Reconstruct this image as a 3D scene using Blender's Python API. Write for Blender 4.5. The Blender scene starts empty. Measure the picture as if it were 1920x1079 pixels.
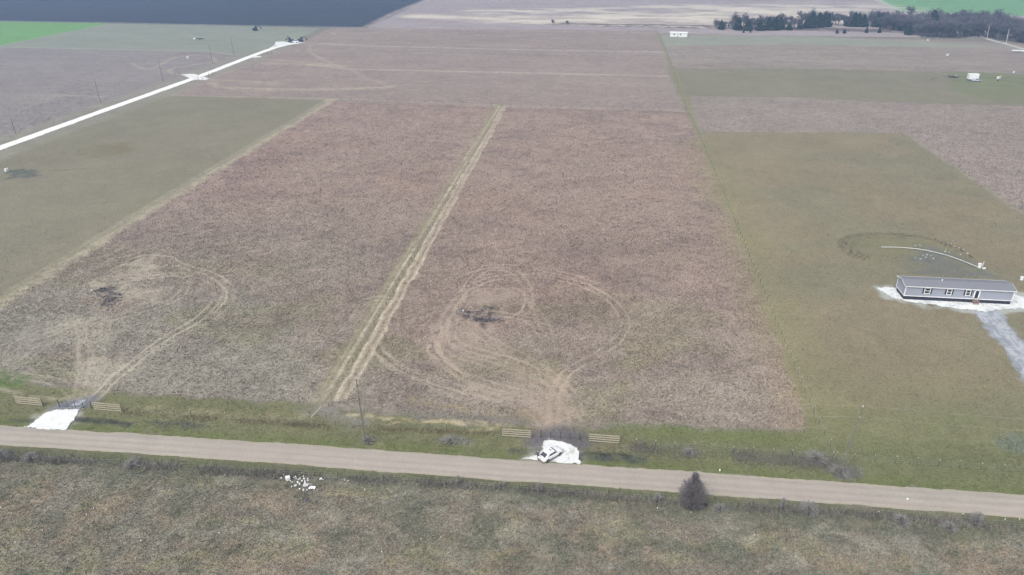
import bpy, math, random
import numpy as np
from mathutils import Vector, Matrix
random.seed(7); rng = np.random.default_rng(11)
S = bpy.context.scene; COL = S.collection
R = math.radians
# ------------------------------------------------------------ camera
H = 76.0; FPX = 1400.0; TH = math.atan(685.5/FPX); PSI = math.atan(193/math.hypot(FPX, 685.5))
cam = bpy.data.cameras.new('camera'); co = bpy.data.objects.new('camera', cam); COL.objects.link(co)
co.location = (0, 0, H); co.rotation_euler = (math.pi/2-TH, 0, PSI)
cam.sensor_width = 36; cam.lens = 36*FPX/1920; cam.clip_start = .5; cam.clip_end = 12000
S.camera = co
# ------------------------------------------------------------ sky, sun, exposure
SUN_EL, SUN_AZ = 50, -152          # degrees; azimuth from +Y towards +X
w = bpy.data.worlds.new('World'); S.world = w; w.use_nodes = True
nt = w.node_tree; bgn = nt.nodes['Background']
sky = nt.nodes.new('ShaderNodeTexSky'); sky.sky_type = 'NISHITA'; sky.sun_disc = False
sky.sun_elevation = R(SUN_EL); sky.sun_rotation = R(SUN_AZ); sky.dust_density = 4; sky.ozone_density = 1
hs = nt.nodes.new('ShaderNodeHueSaturation'); hs.inputs['Saturation'].default_value = .35
nt.links.new(sky.outputs[0], hs.inputs['Color']); nt.links.new(hs.outputs[0], bgn.inputs['Color'])
bgn.inputs['Strength'].default_value = .12
sl = bpy.data.lights.new('sun', 'SUN'); so = bpy.data.objects.new('sun', sl); COL.objects.link(so)
sl.energy = 1.5; sl.angle = R(35); sl.color = (1, .96, .9)
so.rotation_euler = (R(90-SUN_EL), 0, R(180-SUN_AZ)); so.location = (0, 0, 300)
S.view_settings.view_transform = 'Standard'; S.view_settings.look = 'None'; S.view_settings.gamma = 1
S.view_settings.exposure = .55
S.render.engine = 'CYCLES'

# ------------------------------------------------------------ helpers
def G(px, py, z=0.0):
    u = px-960; v = py-539.5
    dn = v*math.cos(TH)+FPX*math.sin(TH); fw = FPX*math.cos(TH)-v*math.sin(TH)
    t = (H-z)/dn; a = u*t; b = fw*t
    return Vector((a*math.cos(PSI)-b*math.sin(PSI), a*math.sin(PSI)+b*math.cos(PSI), z))
def ztop(base, py):               # height of the point above base that shows at row py
    b = -base.x*math.sin(PSI)+base.y*math.cos(PSI); v = py-539.5
    dn = v*math.cos(TH)+FPX*math.sin(TH); fw = FPX*math.cos(TH)-v*math.sin(TH)
    return H-b*dn/fw
def s2l(c):
    c = c/255.0
    return c/12.92 if c <= .04045 else ((c+.055)/1.055)**2.4
KA = .80
def D(r, g, b): return np.array([s2l(r), s2l(g), s2l(b)])*KA     # colour seen in daylight -> base colour

class MB:
    def __init__(s): s.v = []; s.f = []; s.m = []; s.mi = 0
    def add(s, vs, fs):
        o = len(s.v); s.v += [tuple(v) for v in vs]
        for f in fs: s.f.append(tuple(i+o for i in f)); s.m.append(s.mi)
    def box(s, c, d, rot=None, taper=1.0):
        x, y, z = d[0]/2, d[1]/2, d[2]/2; vs = []
        for k in (-1, 1):
            t = 1 if k < 0 else taper
            for (a, b) in ((-1, -1), (1, -1), (1, 1), (-1, 1)):
                p = Vector((a*x*t, b*y*t, k*z))
                if rot is not None: p = rot @ p
                vs.append(p+Vector(c))
        s.add(vs, [(3, 2, 1, 0), (4, 5, 6, 7), (0, 1, 5, 4), (1, 2, 6, 5), (2, 3, 7, 6), (3, 0, 4, 7)])
    def tube(s, a, b, r0, r1=None, n=6, cap=True):
        a = Vector(a); b = Vector(b); r1 = r0 if r1 is None else r1
        d = (b-a); 
        if d.length < 1e-6: return
        d.normalize(); q = d.orthogonal().normalized(); w_ = d.cross(q)
        vs = []
        for p, r in ((a, r0), (b, r1)):
            for i in range(n):
                t = 2*math.pi*i/n; vs.append(p+(q*math.cos(t)+w_*math.sin(t))*r)
        fs = [(i, (i+1) % n, n+(i+1) % n, n+i) for i in range(n)]
        if cap: fs += [tuple(range(n-1, -1, -1)), tuple(range(n, 2*n))]
        s.add(vs, fs)
    def prism(s, pts, y0, y1):      # outline in x,z pushed along y
        n = len(pts); vs = [(p[0], y0, p[1]) for p in pts]+[(p[0], y1, p[1]) for p in pts]
        s.add(vs, [(i, (i+1) % n, n+(i+1) % n, n+i) for i in range(n)]+[tuple(range(n-1, -1, -1)), tuple(range(n, 2*n))])
    def loft(s, rings, cap=True):
        n = len(rings[0]); vs = [p for r in rings for p in r]; fs = []
        for k in range(len(rings)-1):
            for i in range(n):
                j = (i+1) % n; fs.append((k*n+i, k*n+j, (k+1)*n+j, (k+1)*n+i))
        if cap: fs += [tuple(range(n-1, -1, -1)), tuple((len(rings)-1)*n+i for i in range(n))]
        s.add(vs, fs)
    def ball(s, c, r, n=8, m=6, sc=(1, 1, 1)):
        rings = []
        for j in range(m+1):
            t = math.pi*(j+.02)/(m+.04); rings.append([(c[0]+r*sc[0]*math.sin(t)*math.cos(2*math.pi*i/n), c[1]+r*sc[1]*math.sin(t)*math.sin(2*math.pi*i/n), c[2]-r*sc[2]*math.cos(t)) for i in range(n)])
        s.loft(rings)
    def mesh(s, name, mats, smooth=False):
        me = bpy.data.meshes.new(name); me.from_pydata(s.v, [], s.f)
        for m in (mats if isinstance(mats, (list, tuple)) else [mats]): me.materials.append(m)
        me.polygons.foreach_set('material_index', s.m)
        if smooth: me.polygons.foreach_set('use_smooth', [True]*len(s.f))
        me.validate(); me.update(); return me
    def build(s, name, mats, parent=None, smooth=False, bevel=0):
        o = bpy.data.objects.new(name, s.mesh(name, mats, smooth)); COL.objects.link(o)
        if parent: o.parent = parent
        if bevel:
            b = o.modifiers.new('bevel', 'BEVEL'); b.width = bevel; b.segments = 2; b.limit_method = 'ANGLE'
        return o
def tag(o, label=None, cat=None, group=None, kind=None):
    if label: o['label'] = label
    if cat: o['category'] = cat
    if group: o['group'] = group
    if kind: o['kind'] = kind
    return o
def empty(name, loc, rz=0):
    o = bpy.data.objects.new(name, None); COL.objects.link(o); o.location = loc; o.rotation_euler = (0, 0, rz); o.empty_display_size = .3; return o
def copy_tree(o, kids, parent=None):
    c = o.copy(); COL.objects.link(c)
    if parent: c.parent = parent
    for ch in kids.get(o.name, []): copy_tree(ch, kids, c)
    return c
def kidmap(root):
    d = {}
    def rec(o):
        d[o.name] = list(o.children)
        for ch in o.children: rec(ch)
    rec(root); return d

# ---- numpy value noise
TAB = rng.random((256, 256))
def vnoise(x, y, seed=0):
    x = x+seed*17.31; y = y-seed*9.77
    xi = np.floor(x).astype(np.int64); yi = np.floor(y).astype(np.int64); fx = x-xi; fy = y-yi
    fx = fx*fx*(3-2*fx); fy = fy*fy*(3-2*fy)
    a = TAB[xi & 255, yi & 255]; b = TAB[(xi+1) & 255, yi & 255]; c = TAB[xi & 255, (yi+1) & 255]; d = TAB[(xi+1) & 255, (yi+1) & 255]
    return (a*(1-fx)+b*fx)*(1-fy)+(c*(1-fx)+d*fx)*fy
def fbm(x, y, seed=0, o=4):
    s = 0; a = 1; t = 0
    for k in range(o):
        s = s+a*vnoise(x*2**k, y*2**k, seed+k*3); t += a; a *= .55
    return s/t
def sm(a, b, x):
    t = np.clip((x-a)/(b-a), 0, 1); return t*t*(3-2*t)

# ------------------------------------------------------------ materials
def mat(name, col, rough=.8, metal=0, noise=0, nscale=3, spec=.5, bump=0, bscale=20, stretch=None):
    m = bpy.data.materials.new(name); m.use_nodes = True; t = m.node_tree; p = t.nodes['Principled BSDF']
    p.inputs['Base Color'].default_value = (*col, 1); p.inputs['Roughness'].default_value = rough; p.inputs['Metallic'].default_value = metal
    p.inputs['Specular IOR Level'].default_value = spec
    if noise or bump:
        tc = t.nodes.new('ShaderNodeTexCoord'); src = tc.outputs['Object']
        if stretch:
            mp = t.nodes.new('ShaderNodeMapping'); mp.inputs['Scale'].default_value = stretch
            t.links.new(src, mp.inputs[0]); src = mp.outputs[0]
    if noise:
        n = t.nodes.new('ShaderNodeTexNoise'); n.inputs['Scale'].default_value = nscale; n.inputs['Detail'].default_value = 6
        mr = t.nodes.new('ShaderNodeMapRange'); mr.inputs[1].default_value = .3; mr.inputs[2].default_value = .7
        mr.inputs[3].default_value = 1-noise; mr.inputs[4].default_value = 1+noise
        mx = t.nodes.new('ShaderNodeVectorMath'); mx.operation = 'SCALE'; mx.inputs[0].default_value = col
        t.links.new(src, n.inputs['Vector']); t.links.new(n.outputs['Fac'], mr.inputs[0]); t.links.new(mr.outputs[0], mx.inputs['Scale'])
        t.links.new(mx.outputs[0], p.inputs['Base Color'])
    if bump:
        n = t.nodes.new('ShaderNodeTexNoise'); n.inputs['Scale'].default_value = bscale; n.inputs['Detail'].default_value = 4
        b = t.nodes.new('ShaderNodeBump'); b.inputs['Strength'].default_value = bump; b.inputs['Distance'].default_value = .05
        t.links.new(src, n.inputs['Vector']); t.links.new(n.outputs['Fac'], b.inputs['Height']); t.links.new(b.outputs[0], p.inputs['Normal'])
    return m
def ground_mat(name, scales, amps, bump=.5, tallfac=True, bdist=.12):
    """vertex colour 'Col' (alpha = how tall the growth is) broken up by noise in metres"""
    m = bpy.data.materials.new(name); m.use_nodes = True; t = m.node_tree; p = t.nodes['Principled BSDF']
    p.inputs['Roughness'].default_value = .95; p.inputs['Specular IOR Level'].default_value = .08
    at = t.nodes.new('ShaderNodeAttribute'); at.attribute_name = 'Col'
    geo = t.nodes.new('ShaderNodeNewGeometry'); acc = None; hacc = None
    for sc, am in zip(scales, amps):
        n = t.nodes.new('ShaderNodeTexNoise'); n.inputs['Scale'].default_value = sc; n.inputs['Detail'].default_value = 3; n.inputs['Roughness'].default_value = .6
        n.inputs['Distortion'].default_value = .6
        t.links.new(geo.outputs['Position'], n.inputs['Vector'])
        mr = t.nodes.new('ShaderNodeMapRange'); mr.inputs[1].default_value = .3; mr.inputs[2].default_value = .7; mr.inputs[3].default_value = -am; mr.inputs[4].default_value = am
        mr.clamp = False
        t.links.new(n.outputs['Fac'], mr.inputs[0])
        if acc is None: acc = mr.outputs[0]
        else:
            a = t.nodes.new('ShaderNodeMath'); a.operation = 'ADD'; t.links.new(acc, a.inputs[0]); t.links.new(mr.outputs[0], a.inputs[1]); acc = a.outputs[0]
    mu = t.nodes.new('ShaderNodeMath'); mu.operation = 'MULTIPLY'; t.links.new(acc, mu.inputs[0])
    if tallfac:
        ma = t.nodes.new('ShaderNodeMath'); ma.operation = 'MULTIPLY_ADD'; ma.inputs[1].default_value = .75; ma.inputs[2].default_value = .25; t.links.new(at.outputs['Alpha'], ma.inputs[0]); t.links.new(ma.outputs[0], mu.inputs[1])
    else: mu.inputs[1].default_value = 1
    one = t.nodes.new('ShaderNodeMath'); one.operation = 'ADD'; one.inputs[1].default_value = 1; t.links.new(mu.outputs[0], one.inputs[0])
    cl = t.nodes.new('ShaderNodeClamp'); cl.inputs[1].default_value = .25; cl.inputs[2].default_value = 2; t.links.new(one.outputs[0], cl.inputs[0])
    vm = t.nodes.new('ShaderNodeVectorMath'); vm.operation = 'SCALE'; t.links.new(at.outputs['Color'], vm.inputs[0]); t.links.new(cl.outputs[0], vm.inputs['Scale'])
    t.links.new(vm.outputs[0], p.inputs['Base Color'])
    b = t.nodes.new('ShaderNodeBump'); b.inputs['Strength'].default_value = bump; b.inputs['Distance'].default_value = bdist
    t.links.new(one.outputs[0], b.inputs['Height']); t.links.new(b.outputs[0], p.inputs['Normal'])
    return m
def attr_mat(name, rough=.9):
    m = bpy.data.materials.new(name); m.use_nodes = True; t = m.node_tree; p = t.nodes['Principled BSDF']
    p.inputs['Roughness'].default_value = rough; p.inputs['Specular IOR Level'].default_value = .1
    at = t.nodes.new('ShaderNodeAttribute'); at.attribute_name = 'Col'; t.links.new(at.outputs['Color'], p.inputs['Base Color'])
    g = t.nodes.new('ShaderNodeNewGeometry'); a = t.nodes.new('ShaderNodeVectorMath'); a.operation = 'MULTIPLY_ADD'      # blades shade as a soft upright mass
    a.inputs[1].default_value = (.35, .35, .35); a.inputs[2].default_value = (0, 0, 1); t.links.new(g.outputs['Normal'], a.inputs[0])
    nz = t.nodes.new('ShaderNodeVectorMath'); nz.operation = 'NORMALIZE'; t.links.new(a.outputs[0], nz.inputs[0]); t.links.new(nz.outputs[0], p.inputs['Normal'])
    return m
M = dict(
    ground=ground_mat('field_ground', (.35, 1.7, 4.2), (.10, .26, .38), .5),
    gravel=ground_mat('loose_gravel', (.25, 2.5, 14), (.05, .06, .10), .4, False, .03),
    grass=attr_mat('dry_grass'),
    post=mat('steel_post', (.10, .105, .095), .6), cap=mat('post_cap', (.75, .75, .7), .6), wire=mat('fence_wire', (.42, .4, .36), .6, .3),
    wood=mat('weathered_pole', (.18, .165, .145), .9, noise=.3, nscale=4), oldpost=mat('old_cedar_post', (.09, .08, .075), .9, noise=.3),
    plank=mat('cedar_plank', D(186, 176, 156), .8, noise=.12, nscale=5), plankpost=mat('plank_post', (.2, .17, .13), .8),
    gate=mat('gate_pipe', (.08, .082, .09), .5, .3),
    siding=mat('grey_blue_siding', D(166, 171, 184), .6, noise=.03, nscale=1), trim=mat('white_trim', (.8, .8, .8), .5),
    shingle=mat('grey_shingle', D(136, 138, 145), .9, noise=.16, nscale=3, bump=.4, bscale=30, stretch=(1, 4, 4)), black=mat('black_plastic', (.02, .02, .024), .5),
    glass=mat('dark_glass', (.02, .025, .03), .12), under=mat('crawlspace_shade', (.025, .027, .045), .9, noise=.3), stepwood=mat('step_wood', D(170, 145, 130), .8),  # under: near-black tone painted for the shade beneath the mobile home
    paint=mat('white_car_paint', (.82, .82, .82), .25), silver=mat('silver_paint', (.55, .6, .66), .3, .3), tyre=mat('tyre', (.02, .02, .02), .8), rim=mat('wheel_rim', (.16, .16, .17), .35, .6),
    tail=mat('tail_lamp', (.35, .02, .02), .3), carglass=mat('car_glass', (.07, .07, .095), .15), sunroof=mat('sunroof_glass', (.3, .3, .31), .2),
    skin=mat('skin', (.42, .25, .18), .6), jacket=mat('dark_jacket', (.03, .035, .055), .9), trousers=mat('dark_trousers', (.018, .018, .022), .9), hair=mat('grey_cap', (.35, .35, .36), .9), shoe=mat('shoe', (.55, .55, .55), .8),
    twig=mat('bare_twigs', (.17, .152, .155), .95, noise=.4, nscale=2.5), farbark=mat('bare_bark', (.12, .11, .125), .95, noise=.3, nscale=.5), cedar=mat('cedar_leaves', (.03, .045, .032), .9, noise=.4, nscale=.8),
    bark=mat('trunk_bark', (.1, .08, .07), .95), litter=mat('white_litter', (.8, .8, .8), .6), greylit=mat('grey_litter', (.5, .5, .5), .7), whitem=mat('white_metal', (.78, .8, .8), .4),
    machine=mat('dark_machine', (.035, .04, .055), .6), weed=mat('grey_weed', (.26, .25, .24), .95, noise=.3, nscale=2), concrete=mat('grey_riser', (.7, .7, .68), .8), blue=mat('blue_cloth', (.12, .14, .4), .8),
)

# ------------------------------------------------------------ ground colours, laid out in metres
def W(pts): return np.array([[G(*p).x, G(*p).y] for p in pts])
def pline_dist(X, Y, P, extra=False):
    best = np.full(X.shape, 1e9); 
    for (a, b) in zip(P[:-1], P[1:]):
        d = b-a; L = (d*d).sum()
        t = np.clip(((X-a[0])*d[0]+(Y-a[1])*d[1])/max(L, 1e-9), 0, 1)
        best = np.minimum(best, np.hypot(X-a[0]-t*d[0], Y-a[1]-t*d[1]))
    return best
def poly_sd(X, Y, P):            # positive inside
    Q = np.vstack([P, P[:1]]); d = pline_dist(X, Y, Q); ins = np.zeros(X.shape, bool)
    for (a, b) in zip(Q[:-1], Q[1:]):
        c = ((a[1] > Y) != (b[1] > Y)); 
        with np.errstate(divide='ignore', invalid='ignore'):
            xx = (b[0]-a[0])*(Y-a[1])/(b[1]-a[1])+a[0]
        ins ^= c & (X < xx)
    return np.where(ins, d, -d)
def smooth_line(P, n=8):          # Catmull-Rom through P
    P = np.array(P, float); Q = np.vstack([2*P[0]-P[1], P, 2*P[-1]-P[-2]]); out = []
    for i in range(1, len(Q)-2):
        for k in range(n):
            t = k/n; out.append(.5*((2*Q[i])+(-Q[i-1]+Q[i+1])*t+(2*Q[i-1]-5*Q[i]+4*Q[i+1]-Q[i+2])*t*t+(-Q[i-1]+3*Q[i]-3*Q[i+1]+Q[i+2])*t**3))
    out.append(P[-1]); return np.array(out)
def offset_line(P, d):
    T = np.gradient(P, axis=0); T /= np.linalg.norm(T, axis=1)[:, None]+1e-9
    return P+np.stack([-T[:, 1], T[:, 0]], 1)*d

BROWN = D(165, 146, 134); BROWN2 = D(157, 151, 138); BRED = D(164, 142, 129)
OLIVE = D(142, 136, 116); OLIVE2 = D(146, 136, 112); GREEN = D(103, 119, 68); STRAW = D(188, 178, 160)
PAST = D(138, 131, 117); PASTB = D(158, 143, 121); PASTG = D(112, 116, 100); DARKW = D(92, 92, 84)
# zones: polygon (photo picks turned into metres), colour, tallness, edge softness in metres
Z = []
def zone(pts, col, tall, soft=.8, wob=1.0, op=1.0): Z.append((W(pts), col, tall, soft, wob, op))
LATE = []
# far country
zone([(690, 52), (1250, 66), (2300, 75), (2600, -60), (830, -60), (800, 0), (740, 22)], D(172, 160, 160), .6, 4, 3)
zone([(780, 30), (850, 26), (1000, 30), (1150, 33), (1300, 22), (1500, 14), (1600, 20), (1700, 30), (1700, 52), (1300, 50), (1120, 48), (1000, 44), (850, 38)], D(206, 194, 178), .6, 16, 14, .45)
for pp, ww_ in (([(960, 37), (1100, 38), (1300, 36)], 60), ([(1150, 32), (1300, 26), (1420, 24)], 70), ([(780, 31), (900, 35), (1000, 40)], 30), ([(1350, 20), (1500, 14), (1640, 16)], 80), ([(1300, 38), (1500, 36), (1680, 34)], 60), ([(900, 22), (1100, 20), (1300, 12)], 40), ([(1080, 48), (1250, 50), (1330, 52)], 8)):
    LATE.append((pp, ww_))
zone([(1000, 46), (1120, 50), (1330, 54), (1700, 62), (1700, 56), (1330, 47), (1120, 45), (1040, 43)], D(112, 100, 98), .4, 3, 3, .9)
zone([(-900, 26), (0, 40.5), (205, 44), (600, 52), (690, 52), (800, 0), (880, -60), (-1500, -60)], D(72, 75, 88), .9, 1.5, 1)
zone([(-900, 34), (0, 41), (205, 44.5), (0, 86), (-500, 200)], D(122, 166, 100), .15, 1.5, 1)
zone([(1600, -30), (1640, 0), (1686, 22), (2400, 46), (2800, 20), (2600, -60), (1500, -60)], D(124, 168, 118), .15, 2, 1)
# left of the white road
zone([(205, 45), (600, 53), (560, 75), (470, 110), (395, 98), (0, 90), (-400, 190), (-400, 165), (0, 86)], D(150, 153, 138), .3, 1.5)
zone([(-500, 110), (0, 90), (395, 98), (450, 112), (365, 143), (0, 265), (-900, 600)], D(152, 143, 140), .8, 2)
# olive lot between white road and pale strip
zone([(318, 178), (500, 182), (612, 189), (300, 377), (0, 562), (-400, 806), (-1000, 640), (0, 287)], OLIVE, .28, 1.2)
# big brown field and the fields above it
zone([(620, 53), (1232, 58), (1287, 208), (640, 187), (325, 178), (365, 150), (500, 92), (560, 84)], D(160, 145, 136), .85, 1.5)
zone([(618, 189), (1286, 209), (1310, 260), (1420, 520), (1492, 700), (1508, 770), (1500, 806), (1300, 800), (1000, 785), (700, 765), (560, 752), (300, 738), (0, 700), (-300, 690), (-300, 745), (0, 567)], BROWN, 1.0, 1.0)
# right of the long fence
zone([(1232, 62), (2300, 90), (2300, 350), (1920, 205), (1300, 205), (1262, 130)], D(158, 146, 136), .9, 1.5)
zone([(1232, 66), (1500, 68), (1800, 82), (1900, 88), (1700, 89), (1500, 84), (1245, 86)], D(156, 158, 142), .3, 6)
zone([(1250, 129), (1500, 129), (1740, 134), (2100, 146), (2100, 215), (1500, 184), (1272, 180)], OLIVE, .3, 2)
zone([(1780, 134), (2100, 146), (2100, 215), (1880, 194), (1780, 170)], D(132, 136, 102), .3, 5, 3, .8)
zone([(1274, 178), (1300, 182), (1330, 248), (1312, 258)], OLIVE, .3, 1)
zone([(1604, 190), (2100, 205), (2300, 700), (1920, 402), (1700, 255)], D(160, 147, 137), 1, 1.5)
zone([(1310, 247), (1690, 250), (1760, 296), (1920, 404), (2400, 720), (2700, 1010), (1920, 902), (1530, 884), (1508, 810), (1508, 760), (1420, 530)], OLIVE2, .38, 1)
zone([(1292, 183), (1500, 184), (1604, 189), (1702, 253), (1690, 250), (1310, 247)], D(158, 146, 136), .9, 1.5)
# road verge
zone([(-400, 705), (0, 716), (300, 742), (560, 757), (900, 800), (1300, 806), (1510, 812), (1540, 812), (2600, 880), (2600, 985), (1920, 932), (0, 800), (-400, 772)], D(124, 124, 92), .5, 1.5, 1.2)
# south of the road
zone([(-500, 800), (0, 830), (1920, 972), (2700, 1030), (2700, 1060), (1920, 996), (1400, 950), (700, 900), (0, 862), (-500, 835)], D(112, 114, 88), .5, 1.0)
zone([(-500, 835), (0, 858), (700, 896), (1400, 946), (1920, 990), (2700, 1060), (4000, 3000), (-3000, 3000)], PAST, 1.0, .8)

# streaks and tracks: centre line, width m, colour, strength
T = []
def track(pts, wd, col, st, soft=None, tall=.4, smooth=True, wob=.6, breakup=.5):
    P = W(pts); P = smooth_line(P) if smooth and len(P) > 2 else P
    T.append((P, wd, np.array(col), st, soft or wd*.5, tall, wob, breakup)); return P
def pair(pts, col=STRAW, st=.55, gauge=1.8, wd=.5, **k):
    st = min(.9, st*1.45)
    P = smooth_line(W(pts)) if len(pts) > 2 else W(pts)
    for d in (-gauge/2, gauge/2): T.append((offset_line(P, d), wd, np.array(col), st, .3, .15, k.get('wob', .3), k.get('breakup', .4)))
for pp, ww_ in LATE: track(pp, ww_, D(222, 212, 196), .85, ww_*.6, wob=8, breakup=.95)
# mown margins of the white road
track([(-900, 604), (0, 278), (180, 213), (367, 146), (450, 114), (515, 90)], 24, D(158, 154, 138), .7, 5, smooth=False, wob=1.5, breakup=.2)
# pale mown lines across and along
LT = D(168, 158, 142)
track([(325, 179), (640, 187), (940, 198), (1288, 208)], 3.2, D(180, 168, 152), .7, 1.5, smooth=False)
track([(636, 193), (940, 204), (1288, 213)], 1.6, D(124, 110, 104), .5, 1, smooth=False)
track([(575, 121), (660, 130), (1250, 143)], 4, D(190, 180, 166), .75, 2, smooth=False)
track([(500, 120), (575, 121), (640, 124)], 7.5, D(182, 170, 150), 0.6, 3.6)
track([(600, 82), (700, 87), (1000, 94), (1245, 98)], 4.5, D(192, 182, 172), .7, 2.5, smooth=False)
track([(690, 54), (900, 57), (1240, 62)], 3, D(190, 178, 172), .6, 2, smooth=False)
track([(0, 177), (100, 178), (190, 182)], 3, D(176, 168, 156), .7, 1.5, smooth=False)
track([(0, 88), (200, 93), (395, 97), (440, 104)], 5, D(172, 166, 156), .6, 2.5, smooth=False)
track([(0, 86), (120, 62), (206, 44)], 1.6, D(165, 170, 150), .9, 1, smooth=False)
track([(0, 40), (205, 43), (430, 48), (680, 52)], 5, D(160, 165, 155), .8, 3, smooth=False)
track([(690, 50), (740, 24), (800, 0), (880, -40)], 7, D(190, 178, 172), .8, 5, smooth=False)
track([(1640, -2), (1662, 8), (1684, 20)], 8, D(200, 196, 184), .9, 5, smooth=False)
track([(620, 188), (300, 380), (0, 568), (-300, 752)], 5.0, D(180, 172, 148), .85, 2.4, smooth=False)
track([(612, 190), (290, 382), (0, 560)], 1.2, D(112, 112, 84), .4, 1.2, smooth=False)
track([(1233, 62), (1262, 130), (1310, 250), (1421, 520), (1525, 775)], 3.2, D(146, 142, 106), .7, 2.2, smooth=False, wob=1.2)
track([(1310, 270), (1431, 520), (1545, 790)], 14, D(146, 140, 106), .5, 10, smooth=False, breakup=.5)
track([(1605, 190), (1700, 252), (1920, 402)], 1.8, D(158, 152, 130), .5, 1, smooth=False)
track([(395, 155), (430, 165), (600, 168), (700, 165), (735, 162)], 4.5, D(182, 170, 150), 0.9, 3.6)
track([(380, 150), (450, 152), (520, 158)], 6, D(182, 170, 150), 0.6, 3.6)
track([(660, 132), (690, 148), (735, 162)], 2.5, D(178, 165, 150), .6, 2)
track([(735, 162), (700, 168), (640, 164), (560, 170), (440, 170)], 4, D(180, 168, 152), .5, 4, breakup=.9)
track([(580, 84), (585, 100), (620, 118), (640, 126)], 2.25, D(182, 170, 150), 0.75, 1.44)
track([(430, 108), (560, 116), (620, 122)], 4.5, D(182, 170, 150), 0.675, 2.4)
track([(620, 62), (640, 66), (720, 60)], 3, D(185, 172, 165), .5, 2)
track([(245, 118), (280, 130), (330, 108), (390, 106), (400, 116), (345, 124), (320, 130), (322, 138), (350, 141)], 2.4, D(182, 170, 150), 0.825, 1.2)
# mown swath with its wheel lines
SW0 = W([(931, 199), (586, 754)]); SW1 = W([(949, 200), (655, 745)])
for (t, wd, col, st, wob, br) in ((.25, 3.9, D(154, 146, 120), .8, .3, .2), (.07, .42, D(198, 190, 168), .75, .15, .6), (.27, .45, D(216, 208, 186), .9, .15, .5), (.45, .5, D(140, 132, 104), .7, .2, .5), (.66, .95, D(224, 212, 188), 1, .6, .4), (.93, .9, D(222, 208, 186), 1, .7, .45), (.8, 1.8, D(160, 148, 128), .7, .4, .3)):
    T.append((SW0*(1-t)+SW1*t, wd, np.array(col), st, max(.3, wd*.3), .35, wob, br))
track([(600, 745), (640, 770), (700, 778)], 5, D(168, 158, 142), .5, 4, breakup=.8)
track([(575, 770), (625, 772), (670, 790)], 4, D(140, 136, 132), .6, 3, breakup=.6)
# left lot loops
for (c, a, b, col, st) in (((250, 503), 32, 16, STRAW, .5), ((205, 535), 30, 12, STRAW, .5), ((268, 552), 34, 12, STRAW, .5), ((165, 615), 40, 22, STRAW, .35), ((185, 690), 45, 25, STRAW, .3), ((60, 640), 60, 30, D(150, 145, 135), .4)):
    Z.append((W([(c[0]+a*math.cos(k*.7), c[1]+b*math.sin(k*.7)) for k in range(9)]), col, .3, 8, 3.5, min(.9, st*1.25)))
pair([(230, 500), (262, 483), (310, 484), (345, 500), (390, 512), (425, 535), (432, 560), (405, 590), (345, 625), (285, 660), (225, 700), (190, 735), (172, 750)], st=.6)
pair([(280, 520), (330, 515), (380, 520), (408, 540), (405, 565), (370, 600), (310, 635), (250, 680), (205, 720), (175, 748)], st=.6)
pair([(60, 600), (130, 560), (210, 530), (300, 520), (345, 530), (330, 560), (240, 590), (150, 610), (90, 640), (40, 680)], st=.35)
pair([(130, 520), (200, 490), (300, 460), (420, 430)], st=.3)
pair([(160, 545), (220, 505), (330, 470)], st=.3)
pair([(150, 615), (158, 660), (150, 745)], st=.5); pair([(200, 600), (185, 660), (160, 745)], st=.4); pair([(215, 640), (215, 690), (172, 748)], st=.35)
pair([(20, 660), (40, 640), (120, 620)], st=.35); pair([(30, 705), (100, 715), (150, 745)], st=.4)
track([(120, 600), (160, 640), (175, 680), (160, 745)], 5, STRAW, .35, 4, breakup=.8)
# middle lot loops
for (c, a, b, col, st) in (((905, 560), 48, 16, D(172, 155, 142), .6), ((870, 620), 50, 24, D(172, 156, 142), .5), ((930, 548), 40, 18, D(170, 152, 138), .4), ((905, 665), 80, 22, D(170, 155, 140), .4), ((1030, 775), 60, 28, D(172, 156, 142), .45), ((960, 730), 90, 30, D(168, 154, 138), .35)):
    Z.append((W([(c[0]+a*math.cos(k*.7), c[1]+b*math.sin(k*.7)) for k in range(9)]), col, .3, 8, 3.5, min(.9, st*1.25)))
TR = D(188, 171, 154)
pair([(870, 710), (840, 690), (817, 670), (810, 645), (823, 613), (847, 580), (870, 550), (885, 525), (905, 508), (935, 504), (962, 510), (980, 526), (990, 550), (992, 572), (975, 592), (950, 600)], TR, .65)
pair([(830, 620), (850, 570), (880, 540), (930, 522), (1000, 518), (1060, 526), (1110, 542), (1150, 568), (1172, 600), (1165, 630), (1130, 658), (1085, 686), (1055, 706), (1040, 745), (1035, 800)], TR, .65)
pair([(850, 520), (900, 503), (960, 500), (1030, 508), (1100, 528), (1150, 556)], TR, .4, gauge=1.7)
pair([(860, 560), (900, 540), (950, 540), (980, 556), (990, 580), (1010, 590), (1030, 640), (990, 600), (940, 590)], TR, .4)
pair([(815, 600), (825, 640), (870, 670), (940, 690), (1000, 715), (1035, 745), (1045, 800)], TR, .6)
pair([(850, 600), (850, 640), (900, 660), (970, 680), (1025, 712), (1060, 750), (1080, 790)], TR, .6)
pair([(880, 610), (920, 640), (985, 672), (1035, 706), (1070, 740), (1085, 780)], TR, .45)
pair([(820, 665), (860, 700), (930, 725), (1000, 745), (1030, 790)], TR, .55)
pair([(835, 600), (815, 650), (840, 700), (900, 735), (980, 760), (1030, 800)], TR, .45)
pair([(700, 640), (720, 668), (760, 695), (830, 720), (920, 745), (1000, 775), (1025, 805)], TR, .5)
pair([(705, 655), (740, 690), (800, 715), (860, 742)], STRAW, .4)
pair([(675, 570), (700, 560), (740, 562)], STRAW, .5); pair([(650, 620), (680, 575), (700, 562)], STRAW, .35)
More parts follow.
